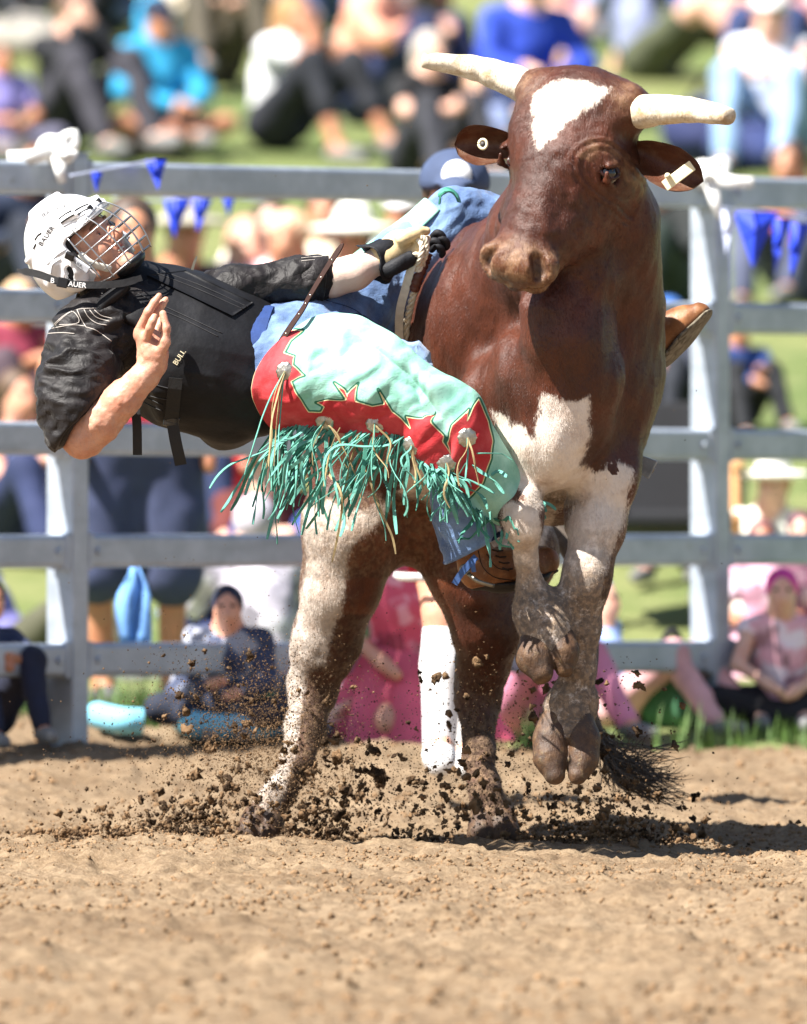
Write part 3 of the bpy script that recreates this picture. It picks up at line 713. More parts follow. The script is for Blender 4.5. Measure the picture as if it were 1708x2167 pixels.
S.ell(K(.03,-.04), HAX, (.05,.05,.055), .03)
S.cap(K(-.01, -.05), P(235, 640, -.78), .055, .062, .04)
# trunk and legs inside the clothes
S.chain([(P(235, 640, -.78), .07), (P(340, 715, -.76), .10), (P(450, 755, -.75), .10), (P(575, 775, -.75), .10)], .05)
S.chain([(P(250, 665, -.80), .06), (P(185, 720, -.88), .055), (P(163, 800, -.95), .048), (P(170, 905, -1.0), .042)], .04)
S.chain([(P(166, 915, -1.0), .044), (P(180, 925, -1.01), .047), (P(215, 890, -1.03), .050), (P(258, 846, -1.05), .043), (P(300, 803, -1.06), .032), (P(325, 774, -1.06), .0285)], .03)
S.sph(P(163, 938, -.99), .030, .03)
S.cap(P(345, 640, -.70), P(640, 598, -.68), .05, .045, .04)
S.chain([(P(640, 598, -.68), .045), (P(700, 590, -.67), .045), (P(750, 577, -.66), .042), (P(810, 548, -.63), .031), (P(860, 522, -.58), .03)], .03)
S.chain([(P(600, 790, -.75), .09), (P(800, 815, -.97), .075), (P(968, 870, -1.0), .055), (P(985, 1050, -.92), .045), (P(1005, 1190, -.84), .035)], .04)
S.chain([(P(620, 745, -.68), .09), (P(760, 645, -.45), .07), (P(860, 560, -.36), .06), (P(968, 458, -.34), .045), (P(1100, 520, -.30), .04), (P(1330, 735, -.42), .035)], .04)
# hand: palm, four fingers and a thumb
S.chain([(P(325, 774, -1.06), .028), (P(320, 745, -1.06), .031), (P(308, 715, -1.06), .025)], .025)
S.cap(P(333, 750, -1.07), P(322, 715, -1.03), .024, .018, .025)
S.cap(P(296, 706, -1.06), P(325, 712, -1.04), .016, .014, .02)
for ch in ([(294, 700, -1.065, .0125), (314, 660, -1.08, .0115), (327, 640, -1.075, .0105), (337, 626, -1.07, .0085)],
           [(306, 700, -1.045, .0125), (330, 663, -1.055, .0115), (342, 645, -1.05, .0105), (351, 634, -1.045, .0085)],
           [(310, 715, -1.085, .012), (318, 693, -1.108, .0112), (323, 680, -1.112, .0105), (327, 670, -1.11, .009)],
           [(324, 715, -1.02, .0115), (337, 690, -1.01, .0105), (343, 676, -1.005, .0095), (346, 668, -1.0, .008)],
           [(336, 752, -1.085, .017), (350, 722, -1.10, .0135), (352, 695, -1.10, .012), (345, 664, -1.09, .010)]):
    S.chain(pc(*ch), .006)
V, F = S.mesh(); V = smooth(V, F, 1, .4); N = vnormals(V, F)
pv = proj(V)
arm = np.clip((pv[:, 1]-690)/40, 0, 1)*(pv[:, 0] < 370)
V = V+N*(arm*(.0022*fbm(V*np.array([1, 1, 1]), 30, 2)+.0014*fbm(V, 75, 2)))[:, None]
lips = np.minimum(np.linalg.norm((V-K(.092, -.0495))*1.0, axis=1), np.linalg.norm(V-K(.090, -.070), axis=1))
hair_ = np.clip(((V-HC)@hu-.062)/.01, 0, 1)
pale = np.clip((pv[:, 0]-690)/20, 0, 1)*np.clip((650-pv[:, 1])/20, 0, 1)*(pv[:, 0] < 930)  # sun overexposure on the left forearm, painted in as paler skin
obj('body', V, F, M_SKIN, rider, dict(pale=pale))
del S
for q in (1, -1):
    V, F = tube([K(.084, .006, .0325*q), K(.0885, .006, .0325*q), K(.0905, .006, .032*q)], [.0115, .0085, .002], 16, (hu, .55))
    ey_ = obj('eye', V, F, plain('eye_white', '#cfc4ba', .15), rider)
    V, F = tube([K(.0885, .006, .0315*q), K(.0915, .006, .0315*q), K(.0925, .006, .0315*q)], [.0048, .0044, .001], 12); obj('iris', V, F, plain('dark_iris', '#2b221c', .08, coat=1.0), ey_)
    V, F = tube(spline([K(.084, .006, .020*q), K(.0915, .0125, .031*q), K(.081, .006, .046*q)], 10), .0026, 6); obj('eyelid', V, F, skin_mat('lid_skin', '#a87462'), rider)
    V, F = tube(spline([K(.097, .030, .016*q), K(.097, .034, .032*q), K(.086, .030, .050*q)], 10), [.0015]+[.0035]*8+[.0015], 6)
    obj('eyebrow', V, F, plain('brow_hair', '#6b4a30', .8), rider)
V, F = tube(spline([K(.091, -.0595, -.016), K(.0985, -.0585, 0), K(.091, -.0595, .016)], 10), .0030, 6)
obj('teeth', V, F, plain('teeth', '#d8d0c0', .3), rider)
M_LIP = skin_mat('lip_skin', '#b5675c')
for (zz, ff, rr) in ((-.0505, .1005, .0042), (-.0705, .0985, .0050)):
    V, F = tube(spline([K(ff-.012, zz-.002, -.021), K(ff, zz, 0), K(ff-.012, zz-.002, .021)], 12), [.0012]+[rr*.8]+[rr]*8+[rr*.8]+[.0012], 8)
    obj('lip', V, F, M_LIP, rider)
# ---- shirt
m = NT('black_shirt_cotton')
f = m.noise(9, 5, .6); c = m.mix(m.ramp(f, .35, .7), lin('#0e0b0c'), lin('#1b1617'))
c = m.mix(m.math('MULTIPLY', m.ramp(m.noise(70, 4, .8), .6, .75), .25), c, lin('#443c3a'))
n_ = m.bump(m.noise(800, 2), .2, .0008); n_ = m.bump(m.noise(26, 4, .6, None, .6), .55, .014, n_)
M_SHIRT = m.done(c, .6, n_, sheen=.08, spec=.35)
S = Field(P(60, 980, -1.15), P(720, 520, -.45), .0058)
S.chain([(P(560, 775, -.75), .155), (P(470, 765, -.75), .155), (P(340, 715, -.76), .15), (P(265, 665, -.80), .10), (P(232, 632, -.79), .075)], .06)
S.plane(P(556, 760, -.75), [1, 0, -.1])
S.chain([(P(255, 690, -.84), .085), (P(188, 715, -.90), .088), (P(165, 790, -.96), .088), (P(160, 850, -.99), .086), (P(165, 905, -1.0), .078), (P(205, 960, -1.02), .072)], .05)
S.plane((P(215, 838, -1.0)+P(128, 955, -1.0))/2, [.70, -.15, -.62])
S.chain([(P(370, 640, -.70), .07), (P(500, 614, -.70), .058), (P(640, 594, -.68), .058), (P(676, 588, -.675), .058)], .04)

V, F = S.mesh(); V = smooth(V, F, 1); N = vnormals(V, F); pv = proj(V)
sl_ = np.where(pv[:, 0] < 260, 1.0, 0.75)*np.clip((np.minimum(np.abs(pv[:, 0]-691)/25, 1)), .2, 1)
dn = np.clip(np.abs((V-(P(215, 838, -1.0)+P(128, 955, -1.0))/2)@nrm([.70, -.15, -.62]))/.03, .25, 1)
w = .018*(0.5-np.abs(fbm(V*np.array([.8, .8, 1.9]), 9, 3, .5, 2))*1.7)*(pv[:, 0] < 260)+.011*(.5-np.abs(fbm(np.stack([V[:, 0]*.9+V[:, 2]*1.1, V[:, 1]*1.5, V[:, 2]*1.6-V[:, 0]*1.2], 1), 11, 3, .5, 6))*1.6)*(pv[:, 0] >= 260)
V = V+N*(w*sl_*dn)[:, None]
V0s, F0s = V, F
shirt = obj('shirt', V, F, M_SHIRT, rider)
tree_shirt = BVHTree.FromPolygons([tuple(v) for v in V], [tuple(map(int, q)) for q in F])
def on(tree, x, y, d0=-3.0, lift=.003, img=True):
    """point of a surface seen along the horizontal line of sight through a photo position"""
    a = np.array([0, -CAMD, CAMH]); b = P(x, y, 0); d = nrm(b-a)
    h = tree.ray_cast(Vector(a), Vector(d))
    if h[0] is None: return None
    return np.array(h[0])-d*lift
# rolled cuffs
M_CUFF = M_SHIRT
def ring_tube(c, n, u, ru, rv, r, k=26, wob=.0):
    n = nrm(n); u = nrm(u-n*(np.asarray(u)@n)); v = np.cross(n, u)
    p = [c+u*ru*math.cos(t)+v*rv*math.sin(t)+n*wob*math.sin(3*t) for t in np.linspace(0, 2*math.pi, k)]
    return tube(p, r, 8)
V, F = ring_tube(P(171, 893, -1.0), [.70, -.15, -.62], [.6, 0, .8], .0775, .0735, .010, wob=.004); obj('cuff', V, F, M_CUFF, shirt)
c0 = P(662, 592, -.755); ua = nrm([0, .1, 1]);
th = np.linspace(0, 2*math.pi, 30)[:-1]
V = []; F = []
for i, (dx, rr) in enumerate(((-26, .056), (-24, .061), (0, .062), (27, .061), (29, .056), (24, .05))):
    for t in th: V.append(P(662+dx, 592-dx*.08, -.68)+rr*np.array([.10*math.cos(t), math.sin(t), math.cos(t)])+.002*vnoise(np.array([[t*2, i*.3, 1.0]]), 1)[0])
for i in range(5):
    for k in range(29): F.append([i*29+k, i*29+(k+1) % 29, (i+1)*29+(k+1) % 29, (i+1)*29+k])
V = np.array(V); obj('cuff', V, F, M_CUFF, shirt)
M_THREAD = plain('pale_thread', '#b9b2aa', .8)
def stitch(parent, tree, pts, r=.0011, n=20, mat=None, name='stitching', lift=.0012):
    q = [on(tree, *p, lift=lift) for p in spline([(a, b, 0) for a, b in pts], n)[:, :2]]; q = [p for p in q if p is not None]
    if len(q) < 3: return
    q = np.array(q); dd = np.linalg.norm(np.diff(q, axis=0), axis=1)
    if dd.max() > .06: q = q[:int(np.argmax(dd > .06))+1]
    if len(q) < 3: return
    V, F = tube(q, r, 5); return obj(name, V, F, mat or M_THREAD, parent)
for ln in ([(104, 696), (135, 668), (163, 655), (205, 652)], [(104, 696), (150, 688), (180, 690)], [(163, 655), (172, 675), (182, 692)], [(116, 688), (138, 668), (156, 660), (166, 683), (116, 688)], [(178, 655), (188, 672), (205, 684), (226, 688)],
           [(190, 656), (205, 672), (232, 680)], [(182, 692), (205, 700), (236, 722)], [(200, 656), (215, 668), (238, 674)], [(98, 706), (130, 704), (158, 706)]):
    stitch(shirt, tree_shirt, ln)
for dy in (-20, -14): stitch(shirt, tree_shirt, [(638, 566+dy), (660, 564+dy), (690, 562+dy)])
# ---- vest
m = NT('black_vest_canvas')
f = m.noise(7, 5, .65); c = m.mix(m.ramp(f, .35, .7), lin('#0d0d10'), lin('#1a1b1f'))
c = m.mix(m.math('MULTIPLY', m.ramp(m.noise(200, 5, .8), .60, .74), .22), c, lin('#55524d'))
c = m.mix(m.math('MULTIPLY', m.ramp(m.noise(5, 3, .5), .6, .75), .22), c, lin('#4a463a'))
n_ = m.bump(m.noise(900, 2), .25, .0008); n_ = m.bump(m.noise(18, 3), .25, .012, n_)
M_VEST = m.done(c, .62, n_, spec=.25)
M_WEB = cloth('black_webbing', '#131315', .7, .2, 500)
S = Field(P(140, 980, -1.15), P(600, 540, -.45), .005)
FL = (tn, 1.30)
S.chain([(P(545, 782, -.74), .176), (P(450, 758, -.75), .203), (P(350, 728, -.76), .208), (P(275, 680, -.79), .155), (P(240, 648, -.79), .118)], .07, FL)
S.ell(P(495, 815, -.70), [nrm([1, 0, -.25]), [0, 1, 0], nrm([.25, 0, 1])], (.115, .17, .172), .05)   # lower back panel
S.plane(P(472, 740, -.9), nrm([.93, -.20, -.36]), .01) if False else None
S.cap(P(150, 760, -1.0), P(238, 745, -.98), .085, .098, .015, op='sub')   # arm hole
S.cap(P(140, 700, -.98), P(215, 720, -1.0), .062, .085, .015, op='sub')
S.plane(P(205, 668, -.8), nrm([-.62, -.25, -.30]), .01)
S.plane(P(240, 605, -.8), nrm([-.55, .05, .55]), .01)
# lower hem: slanting front edge
S.plane(P(520, 720, -.95), nrm([.86, -.45, .22]), .008)
V, F = S.mesh(); V = smooth(V, F, 1); N = vnormals(V, F); pv = proj(V)
V = V+N*(.004*fbm(V, 6, 3)+.006*(.5-np.abs(fbm(np.stack([V[:, 0]*.5, V[:, 1], V[:, 2]*1.6+V[:, 0]*.4], 1), 8, 2, .5, 12))*1.4)+.0035*(.5-np.abs(fbm(V*np.array([1, 1, 1]), 7, 2, .5, 3)))*np.clip((pv[:, 1]-700)/100, 0, 1))[:, None]
vest = obj('vest', V, F, M_VEST, rider)
tree_vest = BVHTree.FromPolygons([tuple(v) for v in V], [tuple(map(int, q)) for q in F])
def patch(tree, quad, nu, nv, lift=.004, th=.004, wob=0.0):
    """thin panel laid over a surface; quad = corner photo positions"""
    a, b, c, d = [np.array(q, float) for q in quad]; top = []
    for i in range(nu):
        for j in range(nv):
            u, v = i/(nu-1), j/(nv-1); q = (a*(1-u)+b*u)*(1-v)+(d*(1-u)+c*u)*v
            p = on(tree, q[0], q[1], lift=lift+wob*math.sin(u*9)*v)
            top.append(p)
    good = [p for p in top if p is not None]
    if not good: return None
    top = np.array([p if p is not None else good[0]*0+np.nan for p in top]).reshape(nu, nv, 3)
    for i in range(nu):
        for j in range(nv):
            if np.isnan(top[i, j, 0]):
                w = ~np.isnan(top[:, :, 0]); ij = np.argwhere(w); k = ij[np.argmin(((ij-[i, j])**2).sum(1))]
                u, v = i/(nu-1), j/(nv-1); q = (a*(1-u)+b*u)*(1-v)+(d*(1-u)+c*u)*v
                top[i, j] = P(q[0], q[1], top[k[0], k[1], 1])
    back = top+np.array([0, th, 0]); V = np.concatenate([top.reshape(-1, 3), back.reshape(-1, 3)]); n0 = nu*nv; F = []
    for l in (0, 1):
        for i in range(nu-1):
            for j in range(nv-1):
                q = [l*n0+i*nv+j, l*n0+(i+1)*nv+j, l*n0+(i+1)*nv+j+1, l*n0+i*nv+j+1]; F.append(q if l else q[::-1])
    def e(a, b): F.append([a, b, b+n0, a+n0])
    for i in range(nu-1): e((i+1)*nv, i*nv); e(i*nv+nv-1, (i+1)*nv+nv-1)
    for j in range(nv-1): e(j, j+1); e((nu-1)*nv+j+1, (nu-1)*nv+j)
    return V, F
fl = patch(tree_vest, [(312, 582), (492, 668), (536, 640), (392, 572)], 26, 8, .009, .012, .004)
flap = obj('zip_flap', *fl, M_VEST, vest)
M_DKST = plain('dark_stitching', '#3a3a3c', .8)
for ln in ([(330, 577), (420, 612), (515, 654)], [(343, 573), (430, 606), (524, 649)]): stitch(vest, tree_vest, ln, .0008, 24, M_DKST, lift=.011)
for ln in ([(208, 622), (270, 614), (330, 640), (400, 672), (470, 705)], [(236, 770), (300, 805), (380, 828)], [(245, 800), (310, 835), (372, 850)], [(352, 660), (348, 700), (352, 740)], [(300, 640), (380, 672), (462, 712)]):
    stitch(vest, tree_vest, ln, .0011, 30, M_DKST)
# collar roll
q = [P(203, 668, -.93), P(222, 640, -.93), P(250, 618, -.93), P(268, 600, -.92)]
V, F = tube(spline(q, 20), [.006]+[.018]*18+[.006], 12, ((0, 1, .2), 1.3)); obj('collar', V, F, M_VEST, vest)
# webbing straps and buckle at the side
def strap(pts, w, name='strap', mat=None, parent=None, th=.003, side=(0.96, -.1, -.05)):
    V, F = ribbon(spline(pts, 18), w, th, np.array(side)); return obj(name, V, F, mat or M_WEB, parent or vest, smooth_=False)
def strap_on(a, b, w, side, **k):
    q = [on(tree_vest, a[0]+(b[0]-a[0])*t, a[1]+(b[1]-a[1])*t, lift=.004) for t in np.linspace(0, 1, 14)]
    q = [p for p in q if p is not None]; V, F = ribbon(np.array(q), w, .003, np.array(side)); return obj('strap', V, F, M_WEB, vest, smooth_=False)
s1 = strap_on((372, 800), (362, 900), .036, (1, 0, 0))
strap([P(366, 900, -.99), P(372, 935, -.985), P(383, 984, -.97)], .031)
strap([P(286, 862, -.98), P(290, 900, -.98), P(291, 963, -.97)], .024)
bk = on(tree_vest, 363, 892, lift=.010)
V, F = box(bk, [nrm([1, -.1, -.18]), nrm([.18, -.1, 1]), nrm([.1, -1, -.1])], (.021, .014, .004)); o = obj('buckle', V, F, plain('black_buckle', '#1b1b1d', .25, coat=.5), vest, smooth_=False); bevel(o, .003)
for dz in (-.006, .006):
    V, F = box(bk+np.array([0, -.005, dz]), [nrm([1, -.1, -.18]), nrm([.18, -.1, 1]), nrm([.1, -1, -.1])], (.014, .0025, .002)); obj('buckle_bar', V, F, plain('black_buckle', '#1b1b1d', .25, coat=.5), vest, smooth_=False)
for (a_, b_) in (((303, 838), (345, 858)), ((300, 850), (343, 870))): stitch(vest, tree_vest, [a_, ((a_[0]+b_[0])/2, (a_[1]+b_[1])/2), b_], .0016, 8, M_WEB)
def text_geo(s, size):
    cu = bpy.data.curves.new('lettering', 'FONT'); cu.body = s; cu.size = size; cu.resolution_u = 3; cu.offset = size*.012
    o = bpy.data.objects.new('lettering', cu); COL.objects.link(o); bpy.context.view_layer.update()
    me = bpy.data.meshes.new_from_object(o.evaluated_get(bpy.context.evaluated_depsgraph_get()))
    V = np.array([v.co[:] for v in me.vertices]); F = [list(p.vertices) for p in me.polygons]
    bpy.data.objects.remove(o); bpy.data.curves.remove(cu); bpy.data.meshes.remove(me); return V, F
def lettering(s, size, org, dx, dy, dn, tree, mat, parent, lift=.0015, squash=1.0):
    V, F = text_geo(s, size); out = []
    dx, dy, dn = nrm(dx), nrm(dy), nrm(dn)
    for v in V:
        p = org+dx*v[0]*squash+dy*v[1]
        h = tree.ray_cast(Vector(p+dn*.12), Vector(-dn)) if tree else (None,)
        out.append(np.array(h[0])+dn*lift if h[0] is not None else p)
    return obj('lettering', np.array(out), F, mat, parent, smooth_=False)
vd = nrm(P(389, 745, -.9)-P(371, 772, -.9))
lettering('BULL', .0195, on(tree_vest, 374, 774), vd, np.cross([0, -1, 0], vd), [0, -1, 0], tree_vest, plain('cream_print', '#d9cfae', .6), vest, .002)
# ---- jeans
m = NT('blue_denim')
f = m.noise(8, 5, .65); c = m.mix(m.ramp(f, .35, .68), lin('#35527f'), lin('#6f8fba'))
c = m.mix(m.math('MULTIPLY', m.ramp(m.noise(3.2, 3), .5, .7), .5), c, lin('#93aed0'))
w = m.n('ShaderNodeTexWave'); w.inputs['Scale'].default_value = 260; w.bands_direction = 'DIAGONAL'; m.l(m.co, w.inputs[0])
c = m.mix(m.math('MULTIPLY', w.outputs['Fac'], .18), c, lin('#a9bdd8'))
M_DENIM = m.done(c, .85, m.bump(w.outputs['Fac'], .2, .001, m.bump(m.noise(30, 4, .6, None, .5), .5, .012)), sheen=.2)
S = Field(P(480, 1290, -1.2), P(1420, 385, -.2), .006)
S.chain([(P(535, 768, -.75), .150), (P(600, 775, -.75), .150)], .05, (tn, 1.12))
S.chain([(P(610, 790, -.80), .125), (P(650, 805, -.88), .112), (P(800, 815, -.96), .096), (P(940, 868, -.99), .066), (P(962, 935, -.965), .062), (P(975, 1060, -.92), .070), (P(1004, 1200, -.885), .080)], .06)
S.cap(P(805, 764, -.90), P(872, 768, -.92), .062, .058, .05)
S.plane(P(1001, 1166, -.88), nrm([.42, 0, -.80]))
S.chain([(P(640, 735, -.68), .125), (P(760, 645, -.45), .108), (P(860, 560, -.36), .092), (P(968, 458, -.34), .068), (P(1030, 470, -.32), .06), (P(1120, 540, -.28), .058), (P(1345, 745, -.42), .055)], .06)
V, F = S.mesh(); V = smooth(V, F, 1); N = vnormals(V, F); pv = proj(V)
foldd = np.stack([V[:, 0]*1.2-V[:, 2]*1.2, V[:, 1]*1.4, V[:, 2]*.6+V[:, 0]*.5], 1)
V = V+N*(.009*(.5-np.abs(fbm(foldd, 10, 3, .5, 8))*1.5)*np.clip(np.abs((V-P(1001, 1166, -.88))@nrm([.42, 0, -.8]))/.05, .15, 1))[:, None]
jeans = obj('jeans', V, F, M_DENIM, rider)
tree_jeans = BVHTree.FromPolygons([tuple(v) for v in V], [tuple(map(int, q)) for q in F])
M_DARKD = cloth('dark_denim_band', '#22396a', .85, .25, 700)
V, F = ring_tube(P(1000, 1160, -.88), [.42, 0, -.80], [.8, 0, .42], .081, .081, .0065); obj('hem', V, F, M_DARKD, jeans)
for ln in ([(1006, 1040), (1015, 1090), (1030, 1140)], [(1011, 1040), (1020, 1090), (1035, 1138)]): stitch(jeans, tree_jeans, ln, .0012, 14, plain('jean_thread', '#8ea3c4', .8))
for ln in ([(620, 700), (690, 672), (760, 665), (800, 690)], [(690, 635), (750, 655), (790, 690)], [(835, 690), (862, 655), (888, 625)]): stitch(jeans, tree_jeans, ln, .0014, 20, plain('jean_thread_dark', '#27395c', .8))
# belt and waistband
def band(c, n, u, ru, rv, w, th, name, mat, parent, t0=0, t1=2*math.pi, k=40):
    n = nrm(n); u = nrm(np.asarray(u)-n*(np.asarray(u)@n)); v = np.cross(n, u)
    p = np.array([c+u*ru*math.cos(t)+v*rv*math.sin(t) for t in np.linspace(t0, t1, k)])
    V, F = ribbon(p, w, th, n); return obj(name, V, F, mat, parent, smooth_=False)
wn = nrm([-.97, .06, .20]); wu = nrm([-.16, -.50, -.85])
belt = band(P(535, 768, -.75), wn, wu, .157, .146, .050, .006, 'belt', cloth('navy_webbing_belt', '#1d3a72', .8, .2, 300), rider)
band(P(516, 766, -.75), wn, wu, .155, .143, .026, .006, 'waistband', M_DARKD, jeans)
for t in (.35, -.55, -1.15):
    v = np.cross(wn, nrm(wu-wn*(wu@wn))); uu = nrm(wu-wn*(wu@wn)); c = P(533, 768, -.75)+uu*.162*math.cos(t)+v*.151*math.sin(t); tg_ = nrm(-uu*math.sin(t)+v*math.cos(t))
    V, F = box(c, [wn, tg_, np.cross(wn, tg_)], (.032, .007, .003)); o = obj('belt_loop', V, F, M_DENIM, jeans, smooth_=False); bevel(o, .002)
# ---- boots
m = NT('tan_boot_leather'); f = m.noise(16, 5, .65); c = m.mix(m.ramp(f, .35, .7), lin('#6b4224'), lin('#966339'))
c = m.mix(m.math('MULTIPLY', m.ramp(m.noise(50, 5, .8), .55, .72), .4), c, lin('#d2b48c'))
M_BOOT = m.done(c, .5, m.bump(m.noise(60, 4), .3, .004))
m = NT('grey_worn_sole'); g = m.noise(30, 5, .7, m.scaled((1, 3, 1)), 1.5); M_SOLE = m.done(m.mix(m.ramp(g, .35, .65), lin('#4d4638'), lin('#8d8676')), .85, m.bump(g, .6, .004))
def boot(upper, sole, snorm, label, mat_sole, fold=.003):
    pts = np.array([p for p, r in upper]); f = Field(pts.min(0)-.12, pts.max(0)+.12, .0042); f.chain(upper, .03)
    sp = np.array([p for p, r in sole]).mean(0); f.plane(sp, snorm, .006)
    V, F = f.mesh(); V = smooth(V, F, 1); N = vnormals(V, F); V = V+N*(fold*(.4-np.abs(fbm(V, 16, 2)))) [:, None]
    b = obj('boot', V, F, M_BOOT, rider, base=pts[0]); b['label'] = label
    f = Field(pts.min(0)-.12, pts.max(0)+.12, .0042); f.chain([(p, r) for p, r in sole], .02, (snorm, 4.5))
    V, F = f.mesh(); obj('sole', V, F, mat_sole, b)
    return b, V
M_DSOLE = plain('dark_rubber_sole', '#1f1a17', .7)
b1, _ = boot(pc((1003, 1165, -.85, .05), (1012, 1205, -.84, .046), (1060, 1206, -.81, .047), (1110, 1200, -.77, .044), (1155, 1188, -.74, .038)),
     [(P(1025, 1240, -.83), .038), (P(1080, 1243, -.80), .042), (P(1125, 1232, -.765), .045), (P(1160, 1212, -.735), .030)], nrm([.22, -.15, -1]), 'right boot, laced tan leather', M_DSOLE)
b2, _ = boot(pc((1350, 735, -.48, .055), (1395, 712, -.50, .052), (1445, 688, -.52, .044), (1480, 664, -.53, .030)),
     [(P(1420, 752, -.51), .046), (P(1450, 718, -.52), .046), (P(1488, 676, -.535), .036)], nrm([.72, -.35, -.66]), 'left boot with the worn sole showing', M_SOLE)
tb = BVHTree.FromPolygons([tuple(v.co+b1.location+rider.location) for v in b1.data.vertices], [tuple(p.vertices) for p in b1.data.polygons])
M_LACE = plain('dark_lace', '#2b1c12', .8)
for k in range(4):
    x0 = 1042+k*7; y0 = 1163+k*13
    q = [on(tb, x, y, lift=.003) for x, y in ((x0, y0), (x0+10, y0+3), (x0+22, y0+2))]
    if all(p is not None for p in q): V, F = tube(q, .0022, 6); obj('lace', V, F, M_LACE, b1)
for ln in ([(1012, 1165), (1022, 1200), (1048, 1222), (1085, 1228)], [(1030, 1172), (1050, 1200), (1078, 1208)]):
    q = [on(tb, x, y, lift=.001) for x, y in spline([(a, b, 0) for a, b in ln], 14)[:, :2]]; q = [p for p in q if p is not None]
    if len(q) > 3: V, F = tube(q, .0013, 5); obj('seam', V, F, M_LACE, b1)
# ankle tie and spur strap
M_TIE = cloth('blue_tie_strap', '#3d5f98', .8)
V, F = ribbon(spline([P(1008, 1178, -.96), P(992, 1195, -.965), P(975, 1215, -.96), P(962, 1236, -.955)], 12), .017, .003, np.array([.7, 0, -.6])); obj('ankle_tie', V, F, M_TIE, b1, smooth_=False)
V, F = ribbon(spline([P(1004, 1180, -.962), P(1001, 1195, -.965), P(1003, 1210, -.955)], 10), .012, .003, np.array([1, 0, 0])); obj('ankle_tie', V, F, M_TIE, b1, smooth_=False)
M_DULL = plain('dull_steel', '#8d877a', .4, .8)
V, F = tube(spline([P(992, 1215, -.93), P(1012, 1230, -.95), P(1045, 1240, -.93)], 12), .006, 8); obj('spur', V, F, M_DULL, b1)
V, F = tube([P(984, 1205, -.93)+.012*np.array([math.cos(t), .1, math.sin(t)]) for t in np.linspace(0, 6.28, 14)], .004, 6); obj('rowel', V, F, M_DULL, b1)
# ---------------------------------------------------------------- helmet
M_SHELL = plain('white_helmet_plastic', '#e9e9ea', .28, var=.03, sc=20, bstr=.05, coat=.3)
M_BLK = plain('black_plastic', '#17171a', .4)
M_WIRE = plain('steel_wire', '#b4b6b8', .28, .85, var=.05)
S = Field(HC-.30, HC+.30, .0036)
def shell_outer(F_, g=0.0):
    F_.ell(K(-.012, .030), HAX, (.131+g, .137+g, .112+g), .02)
    F_.ell(K(-.050, -.005), HAX, (.105+g, .115+g, .105+g), .03)
shell_outer(S)
S.cap(K(.106, .066, -.05), K(.106, .066, .05), .012, .012, .02)            # brow rim
for q in (1, -1):
    S.chain([(K(.100, .064, .055*q), .010), (K(.085, .040, .092*q), .010), (K(.040, .010, .110*q), .010), (K(.015, -.03, .112*q), .012)], .012)   # ridge along the face opening
    S.chain([(K(-.10, .075, .085*q), .008), (K(.02, .100, .085*q), .008), (K(.095, .085, .065*q), .008)], .012)
    S.chain([(K(-.085, -.01, .096*q), .010), (K(-.02, .02, .112*q), .010)], .014)
    S.ell(K(-.012, -.035, .098*q), HAX, (.042, .045, .022), .012)      # ear piece
S.chain([(K(-.05, .165), .006), (K(.05, .158), .006)], .02)
I_ = Field(HC-.30, HC+.30, .0036); shell_outer(I_, -.014); S.D = np.maximum(S.D, -I_.D); del I_
# openings: face, underside, vents, ear holes
fc = Field(HC-.30, HC+.30, .0036); fc.D[:] = -1
fc.plane(K(.028, 0), -hf, .02); fc.plane(K(0, .052), hu+hf*.05, .02); S.D = np.maximum(S.D, -fc.D)
fc.D[:] = -1; fc.plane(K(0, -.085, 0), hu+hf*.25, .01); S.D = np.maximum(S.D, -fc.D); del fc
for q in (1, -1):
    S.chain([(K(-.002, -.020, .085*q), .014), (K(-.002, -.020, .15*q), .014)], .004, op='sub'); S.chain([(K(-.016, -.034, .085*q), .012), (K(-.016, -.034, .15*q), .012)], .004, op='sub')
V, F = S.mesh(); V = smooth(V, F, 1, .4)
helmet = obj('helmet', V, F, M_SHELL, rider, base=HC); helmet['label'] = 'white hockey helmet with a wire face cage'
tree_h = BVHTree.FromPolygons([tuple(v) for v in V], [tuple(map(int, q)) for q in F]); del S
S = Field(HC-.2, HC+.2, .006); shell_outer(S, -.011)
I_ = Field(HC-.2, HC+.2, .006); shell_outer(I_, -.024); S.D = np.maximum(S.D, -I_.D)
fc = Field(HC-.2, HC+.2, .006); fc.D[:] = -1; fc.plane(K(.034, 0), -hf, .02); fc.plane(K(0, .046), hu, .02); S.D = np.maximum(S.D, -fc.D); fc.D[:] = -1; fc.plane(K(0, -.06, 0), hu+hf*.25, .01); S.D = np.maximum(S.D, -fc.D)
V, F = S.mesh(); obj('helmet_padding', V, F, plain('dark_foam', '#202022', .9), helmet)
